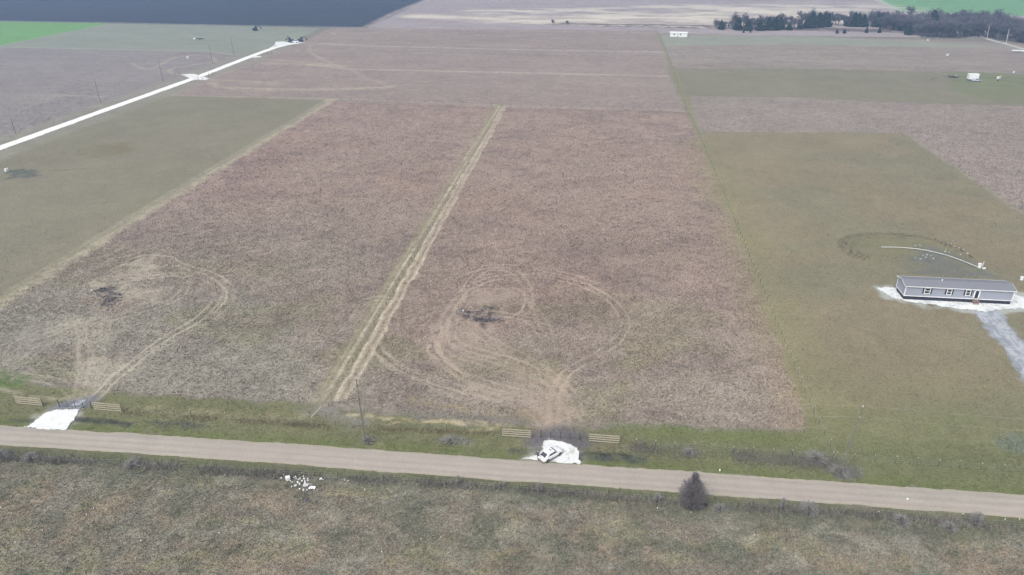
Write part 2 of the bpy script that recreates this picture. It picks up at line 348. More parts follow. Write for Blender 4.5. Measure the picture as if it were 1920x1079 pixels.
pair([(760, 600), (820, 580), (870, 560)], STRAW, .3); pair([(870, 585), (940, 590), (1000, 600)], D(186, 166, 150), .5)
pair([(1060, 700), (1040, 760), (1035, 812)], D(190, 170, 150), .55); pair([(1020, 700), (1050, 750), (1060, 812)], TR, .5)
track([(1000, 700), (1030, 760), (1045, 812)], 8, D(170, 154, 136), .5, 5, breakup=.6)
# bare soil spots
SOIL = D(78, 76, 82)
for pts in ([(170, 548), (205, 540), (232, 545), (236, 552), (215, 575), (195, 573), (190, 556)], [(862, 580), (885, 583), (912, 577), (934, 582), (936, 600), (915, 606), (905, 614), (893, 604), (875, 594)]):
    Z.append((W(pts), SOIL, .8, 1.4, 1.6, .85))
track([(228, 524), (215, 532), (200, 540), (160, 550)], .5, D(70, 70, 70), .8, .5, breakup=.9); track([(885, 526), (882, 545), (878, 560), (866, 578)], .5, D(80, 68, 62), .8, .4, breakup=1)
track([(862, 585), (900, 594), (940, 598)], .5, D(160, 158, 160), .8, .3, wob=.2); track([(866, 590), (905, 598), (942, 602)], .6, D(60, 58, 62), .7, .5, wob=.8, breakup=.8)
track([(905, 578), (903, 596), (905, 616)], .9, D(66, 64, 68), .6, .6, wob=1, breakup=.8); track([(922, 578), (918, 604)], .6, D(66, 64, 68), .5, .5, wob=1, breakup=.8)
Z.append((W([(10, 322), (40, 318), (75, 322), (70, 332), (35, 336), (12, 333)]), D(86, 96, 92), .4, 2.5, 3, .7))
track([(50, 318), (90, 320), (160, 317)], .8, D(80, 84, 76), .7, .6, breakup=.9)
Z.append((W([(150, 288), (180, 272), (225, 270), (250, 276), (225, 290), (190, 294)]), D(128, 116, 84), .3, 6, 6, .6))
# right lot rings
RG = D(68, 66, 44)
Z.append((W([(1580, 455), (1620, 441), (1700, 441), (1790, 465), (1830, 492), (1760, 500), (1700, 500), (1630, 492)]), D(126, 126, 94), .35, 6, 2, .4))
Z.append((W([(1700, 485), (1725, 462), (1790, 470), (1830, 495), (1870, 520), (1700, 515)]), D(116, 120, 116), .35, 4, 3, .65))
for k, (s, st) in enumerate(((1.0, .8), (.93, .6), (.86, .7), (.76, .5), (.70, .4))):
    cx, cy = 1690, 470
    P = [(1617, 490), (1590, 477), (1573, 460), (1577, 447), (1600, 440), (1653, 436), (1713, 441), (1763, 452), (1800, 468), (1822, 483)]
    P = [(cx+(x-cx)*s+(1-s)*(-20), cy+(y-cy)*s) for x, y in P]
    track(P[:None if k < 2 else 7], .5, RG, min(.95, st*1.25), .25, wob=.15, breakup=.4)
track([(1652, 465), (1690, 466), (1730, 470), (1770, 479), (1800, 489), (1828, 501)], .5, RG, .6, .3, breakup=.2)
track([(1570, 800), (1780, 800), (1920, 830)], 10, D(118, 126, 78), .35, 9, breakup=.6)
track([(1745, 150), (1770, 144), (1800, 152), (1850, 160), (1920, 162)], .8, RG, .6, .5)
track([(1770, 143), (1920, 148)], 1.0, D(60, 68, 48), .8, .6, smooth=False); track([(1860, 147), (1925, 158)], 1.0, D(60, 68, 48), .8, .6, smooth=False)
# verge: straw windrows, greener road edge, wet ditch
GRN = D(108, 118, 72)
track([(-100, 790), (0, 795), (600, 834), (1300, 882), (1920, 925), (2200, 945)], 3.5, GRN, .7, 2.5, smooth=False, breakup=.6)
track([(1250, 825), (1500, 850), (1800, 880), (2100, 905)], 8, D(114, 121, 84), .55, 5, smooth=False, breakup=.5)
track([(1160, 800), (1300, 812), (1500, 826)], 3, D(118, 128, 78), .55, 2, smooth=False, breakup=.5)
track([(-60, 700), (20, 718)], 6, D(96, 120, 64), .7, 3, smooth=False)
track([(0, 730), (60, 745), (160, 750)], 1.2, STRAW, .5, 1, breakup=.9)
track([(215, 710), (290, 715), (360, 720)], .35, STRAW, .6, .3); track([(650, 778), (740, 787), (880, 792), (960, 800)], .9, D(196, 184, 148), .7, .6, breakup=.8)
track([(720, 796), (800, 790), (930, 804), (880, 808)], .7, D(196, 184, 148), .6, .5, breakup=.8); track([(240, 765), (400, 778), (560, 782)], 2.5, D(160, 150, 118), .5, 2, breakup=.9)
track([(760, 750), (900, 770), (1000, 782)], 2, D(165, 150, 118), .5, 2, breakup=.9)
track([(138, 787), (170, 789), (240, 796)], 1.5, D(58, 62, 64), .8, .8); track([(20, 788), (60, 790)], 1.0, D(70, 78, 72), .6, .6, smooth=False)
track([(960, 846), (990, 848), (1012, 848)], 1.6, D(84, 86, 84), .7, 1); track([(1086, 856), (1130, 857), (1200, 862)], 2.0, D(76, 80, 82), .8, 1.2); track([(1100, 849), (1180, 854)], .7, D(54, 56, 50), .7, .5, smooth=False)
for c, a, b, col, st in (((330, 798), 60, 10, D(96, 98, 88), .7), ((695, 826), 20, 7, D(112, 112, 104), .7), ((850, 826), 28, 10, D(128, 126, 122), .6), ((1300, 850), 30, 10, D(132, 128, 118), .6), ((1530, 862), 60, 16, D(132, 130, 120), .65), ((1590, 885), 30, 10, D(130, 130, 134), .7), ((1905, 830), 40, 22, D(116, 128, 126), .6), ((1170, 842), 60, 12, D(128, 122, 102), .5), ((700, 838), 24, 4, D(168, 160, 130), .8)):
    Z.append((W([(c[0]+a*math.cos(k*.7), c[1]+b*math.sin(k*.7)) for k in range(9)]), col, .8, 1.2, 1.2, st))
# south side
track([(-200, 824), (0, 838), (700, 884), (1300, 928), (1920, 977), (2300, 1006)], 1.0, D(140, 130, 112), .5, .8, smooth=False, breakup=.5)
track([(-200, 842), (0, 851), (500, 878), (1000, 915), (1920, 984)], 3, D(104, 112, 78), .55, 2, smooth=False, breakup=.5)
track([(-200, 846), (0, 856), (240, 870), (480, 888), (800, 906), (1050, 924), (1300, 946), (1600, 964), (1920, 990), (2300, 1015)], 1.6, D(88, 88, 84), .65, 1.4, smooth=False, breakup=.6)
track([(-200, 862), (0, 870), (700, 910), (1300, 958), (1920, 1004)], 3, D(104, 108, 92), .5, 2, smooth=False, breakup=.5)
track([(500, 990), (560, 1000), (640, 1003), (740, 1010)], .4, D(78, 78, 68), .6, .4, breakup=.6); track([(890, 1010), (960, 1020), (1100, 1052)], .4, D(84, 82, 70), .5, .4, breakup=.6)
track([(1006, 826), (1030, 817), (1052, 814), (1072, 818), (1088, 829)], 4.6, D(110, 106, 110), .85, 2.6, breakup=.3)
track([(112, 765), (140, 757), (172, 748)], 3.0, D(128, 130, 136), .8, 2, breakup=.3)
# gravel bleeding into soil
for pts in ([(30, 806), (58, 790), (76, 778), (106, 766), (152, 765), (154, 778), (142, 798), (136, 812)], [(960, 866), (1000, 852), (1010, 836), (1018, 821), (1045, 823), (1072, 830), (1088, 840), (1094, 860), (1098, 872), (1040, 876)]):
    Z.append((W(pts), D(190, 188, 180), .2, 1.6, 1.4, .6))
GREYG = D(150, 152, 158)
for pts, col, st, sf in (([(90, 768), (128, 753), (176, 743), (172, 757), (150, 773), (120, 770)], GREYG, .75, 1.5), ([(1003, 832), (1012, 816), (1045, 806), (1078, 814), (1092, 830), (1086, 845), (1040, 832)], D(118, 116, 118), .85, 1.6),
        ([(1820, 580), (1870, 580), (1922, 645), (2010, 760), (2010, 830), (1920, 712), (1880, 650), (1845, 608)], D(168, 176, 190), .8, 1.2), ([(1640, 538), (1690, 535), (1960, 552), (1960, 586), (1830, 588), (1740, 577), (1660, 562)], D(190, 195, 190), .6, 1.5),
        ([(1845, 575), (2100, 585), (2100, 620), (1880, 596)], D(180, 184, 182), .0, 1.5)):
    if st: Z.append((W(pts), col, .3, sf, 1.2, st))

def paint(X, Y):
    n = X.shape; C = np.tile(D(140, 134, 122), n+(1,)); A = np.full(n, .6)
    big = fbm(X*.02, Y*.02, 1); mid = fbm(X*.11, Y*.11, 5); fin = fbm(X*.45, Y*.45, 9)
    wx = fbm(X*.3, Y*.3, 21)-.5; wy = fbm(X*.3, Y*.3, 33)-.5; wx2 = fbm(X*1.4, Y*1.4, 27)-.5
    for (P, col, tall, soft, wob, op) in Z:
        mg = soft+wob*2+2
        s = (X > P[:, 0].min()-mg) & (X < P[:, 0].max()+mg) & (Y > P[:, 1].min()-mg) & (Y < P[:, 1].max()+mg)
        if not s.any(): continue
        d = poly_sd(X[s]+wx[s]*wob*2.4, Y[s]+wy[s]*wob*2.4, P)+wx2[s]*wob*.8
        m = (sm(-soft/2, soft/2, d)*op)
        if col is SOIL: m = m*sm(.38, .56, fbm(X[s]*.5, Y[s]*1.6, 51)*.5+fbm(X[s]*2.2, Y[s]*1.4, 53)*.5)
        elif op < 1: m = m*sm(.28, .6, fin[s]*.5+mid[s]*.5)**.5*1.25; m = np.minimum(m, 1)
        C[s] = C[s]*(1-m[:, None])+col*m[:, None]; A[s] = A[s]*(1-m)+tall*m
        if col is BROWN:      # redder, greyer and greener drifts in the tall grass
            px_ = sm(.42, .60, fbm(X[s]*.028, Y[s]*.03, 41)+.10*sm(170, 90, Y[s])-.06); near = sm(185, 105, Y[s])
            lowleft = sm(-20, -70, X[s])*sm(230, 150, Y[s])
            g = np.clip(px_*near*.55+lowleft*.5+sm(112, 94, Y[s])*.4, 0, .95)*m
            C[s] = C[s]*(1-g[:, None])+BROWN2*g[:, None]
            r = sm(.5, .68, fbm(X[s]*.035, Y[s]*.035, 55))*.55*m*(1-g); C[s] = C[s]*(1-r[:, None])+BRED*r[:, None]
            e = sm(.54, .66, fbm(X[s]*.05, Y[s]*.08, 71))*sm(190, 120, Y[s])*.4*m; C[s] = C[s]*(1-e[:, None])+D(140, 138, 104)*e[:, None]
            f2 = sm(.54, .66, fbm(X[s]*.07, Y[s]*.12, 75))*.35*m; C[s] = C[s]*(1-f2[:, None])+D(136, 120, 114)*f2[:, None]
        if col is PAST:
            for cc, sd, lo, st in ((PASTB, 61, .49, .5), (PASTG, 67, .50, .45), (D(150, 146, 114), 73, .55, .45), (D(158, 154, 140), 77, .52, .5), (D(104, 108, 92), 79, .57, .5), (D(112, 106, 98), 87, .58, .4)):
                r = sm(lo, lo+.10, fbm(X[s]*(.06+.0016*sd), Y[s]*(.11+.002*sd), sd)*.75+fbm(X[s]*.5, Y[s]*.8, sd+3)*.25)*st*m; C[s] = C[s]*(1-r[:, None])+cc*r[:, None]
        if col is OLIVE2:
            r = sm(.45, .62, fbm(X[s]*.03, Y[s]*.05, 81))*.6*m; C[s] = C[s]*(1-r[:, None])+D(136, 133, 110)*r[:, None]
            r = sm(150, 100, Y[s])*.45*m; C[s] = C[s]*(1-r[:, None])+D(122, 126, 86)*r[:, None]
    for (P, wd, col, st, soft, tall, wob, br) in T:
        mg = wd+soft+wob+2
        s = (X > P[:, 0].min()-mg) & (X < P[:, 0].max()+mg) & (Y > P[:, 1].min()-mg) & (Y < P[:, 1].max()+mg)
        if not s.any(): continue
        xs, ys = X[s], Y[s]
        d = pline_dist(xs+wx[s]*wob*2, ys+wy[s]*wob*2, P)
        m = sm(wd/2+soft/2, wd/2-soft/2, d)*st
        q = .8 if wd < 12 else .035; m = m*(1-br*sm(.60, .40, fbm(xs*q, ys*q*(1 if wd < 12 else 2.2), 93)))
        if wd < .6: m = m*(.45+.55*sm(.38, .6, fbm(xs*.09, ys*.09, int(P[0, 0]) % 40)))
        C[s] = C[s]*(1-m[:, None])+col*m[:, None]; A[s] = A[s]*(1-m)+tall*m
    far = sm(260, 520, Y); st = fbm(X*.012, Y*.05, 7)-.5; st2 = fbm(X*.04, Y*.18, 15)-.5
    v = 1+.10*(big-.5)+.20*(mid-.5)+.34*(fin-.5)*A+far*A*(.22*st+.30*st2)+(.3*(fbm(X*1.9, Y*1.9, 12, 2)-.5)*A)
    C = C*v[..., None]
    return C, A
def set_cols(me, C, A):
    at = me.color_attributes.new('Col', 'FLOAT_COLOR', 'POINT')
    at.data.foreach_set('color', np.concatenate([C.reshape(-1, 3), A.reshape(-1, 1)], 1).astype(np.float32).ravel())
def np_mesh(name, V, F, C, A, m, smooth=False):
    me = bpy.data.meshes.new(name); k = F.shape[1]
    me.vertices.add(len(V)); me.vertices.foreach_set('co', V.astype(np.float32).ravel())
    me.loops.add(F.size); me.loops.foreach_set('vertex_index', F.astype(np.int32).ravel())
    me.polygons.add(len(F)); me.polygons.foreach_set('loop_start', np.arange(0, F.size, k, dtype=np.int32)); me.polygons.foreach_set('loop_total', np.full(len(F), k, np.int32))
    me.update(calc_edges=True); set_cols(me, C, A); me.materials.append(m)
    o = bpy.data.objects.new(name, me); COL.objects.link(o); return o
def grid(x0, x1, y0, y1, dx, dy):
    xs = np.linspace(x0, x1, int(round((x1-x0)/dx))+1); ys = np.linspace(y0, y1, int(round((y1-y0)/dy))+1)
    X, Y = np.meshgrid(xs, ys); nx = len(xs); i = np.arange(len(ys)-1)[:, None]*nx+np.arange(nx-1)[None, :]
    return X, Y, np.stack([i, i+1, i+1+nx, i+nx], -1).reshape(-1, 4)
VV, FF, CC, AA, off = [], [], [], [], 0
for g_ in ((-150, 150, 40, 175, .36, .36), (-260, 220, 175, 340, .66, .66), (-420, 560, 340, 620, 1.1, 1.1), (-800, -420, 340, 620, 2, 2), (-800, 560, 620, 1000, 2.6, 2.6), (-4000, -150, 40, 175, 35, 27), (150, 4000, 40, 175, 35, 27), (-4000, -260, 175, 340, 34, 33), (220, 4000, 175, 340, 35, 33),
           (-4000, -800, 340, 1000, 32, 33), (560, 4000, 340, 1000, 34.4, 33), (-4000, 4000, -600, 40, 40, 32), (-4000, 4000, 1000, 5000, 40, 40)):
    X, Y, F = grid(*g_); C, A = paint(X, Y)
    VV.append(np.stack([X, Y, X*0], -1).reshape(-1, 3)); FF.append(F+off); CC.append(C.reshape(-1, 3)); AA.append(A.ravel()); off += X.size
ground = np_mesh('ground', np.vstack(VV), np.vstack(FF), np.vstack(CC), np.concatenate(AA), M['ground']); tag(ground, kind='structure')

# ------------------------------------------------------------ roads and gravel sheets
def ribbon(name, pts, wl, z, col, edge, step=.6, jit=.3, streak=None, across=14):
    P = smooth_line(W(pts), 4) if len(pts) > 2 else W(pts)
    L = np.concatenate([[0], np.cumsum(np.linalg.norm(np.diff(P, axis=0), axis=1))]); n = int(L[-1]/step)+1; s = np.linspace(0, L[-1], n)
    Q = np.stack([np.interp(s, L, P[:, 0]), np.interp(s, L, P[:, 1])], 1); T_ = np.gradient(Q, axis=0); T_ /= np.linalg.norm(T_, axis=1)[:, None]; N = np.stack([-T_[:, 1], T_[:, 0]], 1)
    a = np.linspace(-1, 1, across+1); js = [(fbm(s*1.1, s*0+k, 3+k)-.5)*2*jit+(fbm(s*.15, s*0, 13+k)-.5)*jit*3 for k in (0, 7)]
    wv = np.interp(s, [0, L[-1]], [wl[0], wl[1]])/2
    W_ = np.where(a[None, :] < 0, (wv+js[0])[:, None], (wv+js[1])[:, None])*a[None, :]
    X = Q[:, 0:1]+N[:, 0:1]*W_; Y = Q[:, 1:2]+N[:, 1:2]*W_; V = np.stack([X, Y, X*0+z+.06*(1-np.abs(a[None, :])**3)], -1).reshape(-1, 3)
    C = np.tile(np.array(col), X.shape+(1,))
    if streak is not None: C = streak(C, s[:, None]+0*W_, W_, a[None, :]+0*W_)
    e = sm(.86, 1, np.abs(a))[None, :, None]*(0.4+.6*sm(.35, .6, fbm(X*.9, Y*.9, 4)))[..., None]
    C = C*(1-e)+np.array(edge)*e
    m_ = across+1; i = np.arange(n-1)[:, None]*m_+np.arange(across)[None, :]; F = np.stack([i, i+m_, i+m_+1, i+1], -1).reshape(-1, 4)[:, ::-1]
    o = np_mesh(name, V, F, C, X*0+1, M['gravel']); return tag(o, kind='structure')
def road_streak(C, s, w_, a):
    v = 1+.10*(fbm(s*.02, w_*1.6, 2)-.5)*2+.08*(fbm(s*.25, w_*3, 8)-.5)*2
    for c, d, st in ((-.30, .10, .08), (.02, .06, -.12), (.33, .10, .08), (.62, .05, -.08), (-.62, .05, -.09)): v = v+st*np.exp(-((a-c)/d)**2)
    C = C*v[..., None]; t = sm(.4, .6, fbm(s*.03, w_*.2, 19))[..., None]*.35
    return C*(1-t)+D(180, 168, 158)*t
ribbon('road', [(-900, 758), (0, 816), (480, 847.5), (960, 882), (1440, 915.5), (1920, 950), (2900, 1026)], (5.0, 5.0), .03, D(178, 171, 161), D(172, 168, 140), jit=.22, streak=road_streak, across=28)
ribbon('gravel_road', [(-900, 604), (0, 278), (180, 213), (367, 146), (450, 114), (515, 90), (552, 82)], (5.2, 4.6), .04, (.82, .83, .82), D(205, 205, 195), step=1.5, jit=.25)
ribbon('track', [(1835, 67), (1860, 76), (1890, 84), (1930, 96), (2100, 150)], (4, 4), .04, D(196, 196, 190), D(170, 172, 160), step=2)
def sheet(name, pts, z, col, jit=.35, step=.35, mottled=None, cell=.4):
    P = W(pts); Q = np.vstack([P, P[:1]]); X, Y, F = grid(P[:, 0].min()-2, P[:, 0].max()+2, P[:, 1].min()-2, P[:, 1].max()+2, cell, cell)
    d = poly_sd(X, Y, P)+(fbm(X*.9, Y*.9, 6)-.5)*2*jit*2+(fbm(X*2.6, Y*2.6, 8)-.5)*jit*2
    keep = (d.ravel()[F].min(1) > 0); F = F[keep]
    C = np.tile(np.array(col), X.shape+(1,)); C = C*(1+.22*(fbm(X*1.3, Y*1.3, 2)-.5)+.2*(fbm(X*4, Y*4, 3)-.5))[..., None]
    if mottled is not None:
        col2, lo, rag = mottled; t = sm(lo-.02, lo+.14, fbm(X*.9, Y*.5, 17)*.5+fbm(X*2.4, Y*1.6, 18)*.5+sm(rag, 0, d)*.2)[..., None]; C = C*(1-t)+np.array(col2)*t
    Z_ = np.minimum(z+.03*sm(0, 1.5, d), .12)
    used = np.unique(F); rm = np.full(X.size, -1); rm[used] = np.arange(len(used)); V = np.stack([X, Y, Z_], -1).reshape(-1, 3)[used]
    o = np_mesh(name, V, rm[F], C.reshape(-1, 3)[used], np.ones(len(used)), M['gravel']); return tag(o, kind='structure')
WG = (.70, .71, .70)
sheet('gravel_driveway', [(44, 802), (61, 794), (76, 782), (87, 775.5), (106, 770), (130, 767), (148, 769), (149, 775.5), (139.5, 785), (135, 796), (126, 805), (134, 808.5), (81, 807)], .12, WG, jit=.2, cell=.16)
sheet('gravel_driveway', [(118, 768), (130, 757), (150, 752), (165, 749), (158, 762), (149, 770), (130, 769)], .08, D(196, 200, 206), jit=.5, mottled=(GREYG, .42, 1.5), cell=.2)
sheet('gravel_driveway', [(1014, 846), (1016, 834), (1020, 825), (1043, 827), (1065, 832), (1075, 835.6), (1082, 841), (1085, 849), (1087, 858), (1086, 863), (1091, 869), (1087, 873), (1076, 871), (1039, 869), (1013, 867), (995, 864), (975, 862), (1001, 855), (1012, 851)], .12, WG, jit=.16, mottled=(D(206, 204, 200), .56, .4), cell=.16)
sheet('gravel_driveway', [(1022, 824), (1028, 816), (1038, 816), (1042, 822), (1040, 828), (1024, 828)], .07, D(188, 188, 192), jit=.4, mottled=(D(130, 128, 130), .42, 1), cell=.2)
sheet('gravel_driveway', [(1821, 584), (1866, 582), (1880, 596), (1920, 646), (2010, 765), (2010, 830), (1925, 712), (1906, 690), (1880, 652), (1850, 614)], .06, D(186, 190, 196), jit=.4, mottled=(D(156, 160, 168), .46, .5), cell=.3)
sheet('gravel_pad', [(1644, 541), (1662, 538), (1683, 540), (1700, 536), (1900, 550), (1960, 575), (1960, 583), (1920, 581), (1880, 582), (1840, 586), (1800, 581), (1770, 576), (1740, 572), (1700, 567), (1670, 560), (1656, 551)], .1, WG, jit=.4, mottled=(D(205, 212, 214), .52, .4), cell=.25)
sheet('gravel_pad', [(338, 140), (365, 138.5), (392, 147), (388, 151), (360, 150)], .07, WG, jit=.4, cell=.5)
sheet('gravel_pad', [(515, 79), (530, 78), (545, 80), (574, 79), (560, 83), (540, 85), (518, 87), (500, 94), (514, 84)], .07, WG, jit=.4, cell=.6)
sheet('gravel_pad', [(466, 106), (490, 105.5), (492, 108), (470, 109)], .07, WG, jit=.2, cell=.6)

# ------------------------------------------------------------ grass
def grass(name, n, yr, xr, h, wdt, seed, label, fade=None, blades=4, only=None, keep_pow=1.6, jit=.5):
    r = np.random.default_rng(seed); X = r.uniform(xr[0], xr[1], n); Y = r.uniform(yr[0], yr[1], n)
    # only inside the wedge the country is seen in, with a margin
    b = -X*math.sin(PSI)+Y*math.cos(PSI); a = X*math.cos(PSI)+Y*math.sin(PSI); k = np.abs(a) < b*.82+14; X, Y = X[k], Y[k]
    C, A = paint(X, Y); rd = pline_dist(X, Y, W([(-900, 758), (0, 816), (960, 882), (1920, 950), (2900, 1026)])); cl = fbm(X*.5, Y*.5, 88)
    k = (r.random(len(X)) < A**keep_pow*(.35+1.2*sm(.3, .6, cl))) & (rd > 2.7)
    if fade: k &= r.random(len(X)) < sm(fade[0], fade[1], Y)*sm(fade[3], fade[2], Y)
    lim = W([(-900, 758), (0, 816), (960, 882), (1920, 950), (2900, 1026)])
    roady = np.interp(X, lim[:, 0], lim[:, 1])
    if only == 'south': k &= Y < roady
    if only == 'north': k &= Y > roady
    for P in APRONS: k &= poly_sd(X, Y, P) < 0
    X, Y, C, A = X[k], Y[k], C[k], A[k]; m = len(X)
    hh = h*(.35+.65*A)*r.uniform(.6, 1.3, m); V = np.zeros((m, blades, 3, 3)); 
    for q in range(blades):
        t = r.uniform(0, 2*np.pi, m); ln = r.uniform(.3, 1.0, m)*hh; ww = wdt*r.uniform(.6, 1.4, m)
        ox = X+r.normal(0, .12, m)*h*2; oy = Y+r.normal(0, .12, m)*h*2
        V[:, q, 0] = np.stack([ox-np.sin(t)*ww, oy+np.cos(t)*ww, X*0-.01], 1); V[:, q, 1] = np.stack([ox+np.sin(t)*ww, oy-np.cos(t)*ww, X*0-.01], 1)
        V[:, q, 2] = np.stack([ox+np.cos(t)*ln+.15*hh, oy+np.sin(t)*ln, hh*r.uniform(.7, 1.1, m)], 1)
    br = r.uniform(1-jit, 1+jit, (m, blades, 1, 1))*r.uniform(.62, 1.38, (m, 1, 1, 1)); CV = np.broadcast_to(np.minimum(C[:, None, None, :]*br*1.12, .85), V.shape)
    nv = m*blades*3
    o = np_mesh(name, V.reshape(-1, 3), np.arange(nv).reshape(-1, 3), np.ascontiguousarray(CV).reshape(-1, 3), np.ones(nv), M['grass'])
    return tag(o, label, 'grass', kind='stuff')
APRONS = [W([(44, 802), (76, 782), (106, 770), (148, 769), (149, 776), (135, 796), (134, 808)]), W([(1014, 846), (1020, 825), (1043, 827), (1075, 835), (1087, 858), (1091, 869), (1087, 873), (995, 864), (1001, 855)]),
          W([(1821, 584), (1866, 582), (2010, 765), (2010, 830), (1880, 652)]), W([(1644, 541), (1683, 540), (1700, 536), (1960, 550), (1960, 583), (1840, 586), (1740, 572), (1670, 560)])]
grass('pasture_grass', 240000, (52, 108), (-105, 90), .16, .035, 1, 'rough winter pasture grass in the near field south of the road', only='south')
grass('field_grass', 420000, (84, 225), (-160, 145), .24, .045, 2, 'tall dry reddish brown grass covering the fields north of the road', only='north', fade=(0, 1, 150, 225))
grass('distant_grass', 230000, (150, 430), (-330, 260), .28, .10, 3, 'dry brown grass on the middle distance fields', only='north', jit=.25, fade=(150, 225, 230, 430))

def weeds(name, pts, n, spread, h, col, label, seed):
    r = np.random.default_rng(seed); P = W(pts); L = np.concatenate([[0], np.cumsum(np.linalg.norm(np.diff(P, axis=0), axis=1))]); q = r.uniform(0, L[-1], n)
    X = np.interp(q, L, P[:, 0]); Y = np.interp(q, L, P[:, 1]); dn = fbm(X*.12, X*0, 31); k = r.random(n) < .1+1.3*sm(.40, .60, dn); X, Y = X[k], Y[k]; m = len(X)
    X = X+r.normal(0, .3, m); Y = Y+r.normal(0, spread, m); hh = h*(.4+.9*fbm(X*.5, Y*.5, 37))*r.uniform(.5, 1.2, m); V = np.zeros((m, 5, 3, 3))
    for b in range(5):
        t = r.uniform(0, 6.28, m); ox = X+r.normal(0, .1, m); oy = Y+r.normal(0, .1, m); ww = r.uniform(.012, .03, m); ln = hh*r.uniform(.1, .6, m)
        V[:, b, 0] = np.stack([ox-np.sin(t)*ww, oy+np.cos(t)*ww, X*0], 1); V[:, b, 1] = np.stack([ox+np.sin(t)*ww, oy-np.cos(t)*ww, X*0], 1); V[:, b, 2] = np.stack([ox+np.cos(t)*ln, oy+np.sin(t)*ln, hh], 1)
    tint = fbm(X*.2, Y*.2, 47)[:, None, None, None]; C = np.array(col)*(.6+.8*tint)*r.uniform(.6, 1.4, (m, 5, 1, 1)); C = np.broadcast_to(C, V.shape)
    tag(np_mesh(name, V.reshape(-1, 3), np.arange(m*15).reshape(-1, 3), np.ascontiguousarray(C).reshape(-1, 3), np.ones(m*15), M['grass']), label, 'weeds', kind='stuff')
SF = [(-250, 842), (0, 858), (240, 872), (480, 889), (800, 907), (1050, 925), (1300, 947), (1600, 965), (1920, 991), (2300, 1016)]
weeds('fence_weeds', SF, 9000, .6, .75, D(150, 145, 136), 'grey dry weeds growing along the old fence south of the road', 5)
weeds('fence_weeds', [(230, 774), (590, 799), (940, 814)], 2500, .4, .5, D(160, 150, 122), 'dry straw weeds along the roadside fence between the two entrances', 6)
weeds('ditch_weeds', [(1180, 842), (1400, 858), (1560, 872), (1610, 890)], 4500, 1.0, .5, D(142, 138, 126), 'grey dry weeds in the roadside ditch right of the white sedan', 8)
# ------------------------------------------------------------ mobile home
def frame_from(a, b):             # unit vectors along a->b and away from the camera side
    u = (b-a); u.z = 0; u.normalize(); return u, Vector((-u.y, u.x, 0))
fa = G(1692.5, 562.5); fb = G(1893, 572.5); u, nrm = frame_from(fa, fb); HL = (fb-fa).length+.2; HW = 4.9
home = empty('mobile_home', fa, math.atan2(u.y, u.x)); tag(home, 'long grey blue mobile home with white trim and black shutters on a white gravel pad', 'mobile home')
F0 = ztop(fa, 554.9); E0 = ztop(fa, 536.2); RZ = E0+.6; print('HOUSE', F0, E0, HL)       # floor, eave, ridge (metres)
def hb(name, m, parent=home, **k):
    b = MB(); return b, (lambda: b.build(name, m, parent, **k))
b = MB(); b.v = []; 
pts = [(0, F0), (HW, F0), (HW, E0), (HW/2, RZ-.06), (0, E0)]
n = 5; vs = [(0, y, z) for y, z in pts]+[(HL, y, z) for y, z in pts]
b.add(vs, [(0, 1, 2, 3, 4)[::-1], (5, 6, 7, 8, 9), (0, 5, 9, 4), (1, 2, 7, 6), (0, 1, 6, 5)]); b.build('wall', M['siding'], home)
b = MB(); b.box((HL/2, HW/2, F0/2), (HL-.3, HW-.3, F0-.004)); b.build('crawlspace_shade_box', M['under'], home)  # dark box standing in for the shade of the open crawlspace
rf = MB(); ov = .28
for sgn in (0, 1):
    y0 = -ov if sgn == 0 else HW+ov; ze = E0-.08; zr = RZ
    rf.add([(-ov, y0, ze), (HL+ov, y0, ze), (HL+ov, HW/2, zr), (-ov, HW/2, zr), (-ov, y0, ze+.1), (HL+ov, y0, ze+.1), (HL+ov, HW/2, zr+.1), (-ov, HW/2, zr+.1)], [(0, 1, 2, 3), (4, 5, 6, 7), (0, 1, 5, 4), (1, 2, 6, 5), (3, 0, 4, 7)])
roof = rf.build('roof', M['shingle'], home)
b = MB(); b.tube((HL*.36, HW*.42, RZ-.2), (HL*.36, HW*.42, RZ+.45), .13, n=8); b.build('vent', M['trim'], roof)
b = MB(); b.box((HL*.62, HW*.58, RZ+.05), (.4, .3, .35)); b.build('vent', M['shingle'], roof)
b = MB(); b.box((HL/2, HW/2, RZ+.13), (HL+2*ov, .22, .05)); b.build('ridge_cap', M['shingle'], roof)
tb = MB()
tb.box((HL/2, -ov-.02, E0-.04), (HL+2*ov+.02, .04, .17)); tb.box((HL/2, HW+ov+.02, E0-.04), (HL+2*ov+.02, .04, .17))
for x in (-ov-.02, HL+ov+.02):
    for s_ in (0, 1):
        ya, yb = (-ov, HW/2) if s_ == 0 else (HW/2, HW+ov); za, zb = (E0-.04, RZ+.03) if s_ == 0 else (RZ+.03, E0-.04)
        ln = math.hypot(yb-ya, zb-za); tb.box((x, (ya+yb)/2, (za+zb)/2), (.04, ln, .17), Matrix.Rotation(math.atan2(zb-za, yb-ya), 3, 'X'))
tb.build('fascia', M['trim'], home)
tb = MB()
for x in (.07, HL-.07): tb.box((x, -.02, (F0+E0)/2), (.17, .04, E0-F0)); tb.box((x, HW+.02, (F0+E0)/2), (.17, .04, E0-F0))
for x in (-.02, HL+.02): tb.box((x, .07, (F0+E0)/2), (.04, .17, E0-F0)); tb.box((x, HW-.07, (F0+E0)/2), (.04, .17, E0-F0)); tb.box((x, HW/2, F0+.06), (.045, HW, .15))
tb.box((HL/2, -.025, F0+.06), (HL, .05, .15)); tb.box((HL/2, -.02, E0-.14), (HL, .03, .1)); tb.build('corner_trim', M['trim'], home)
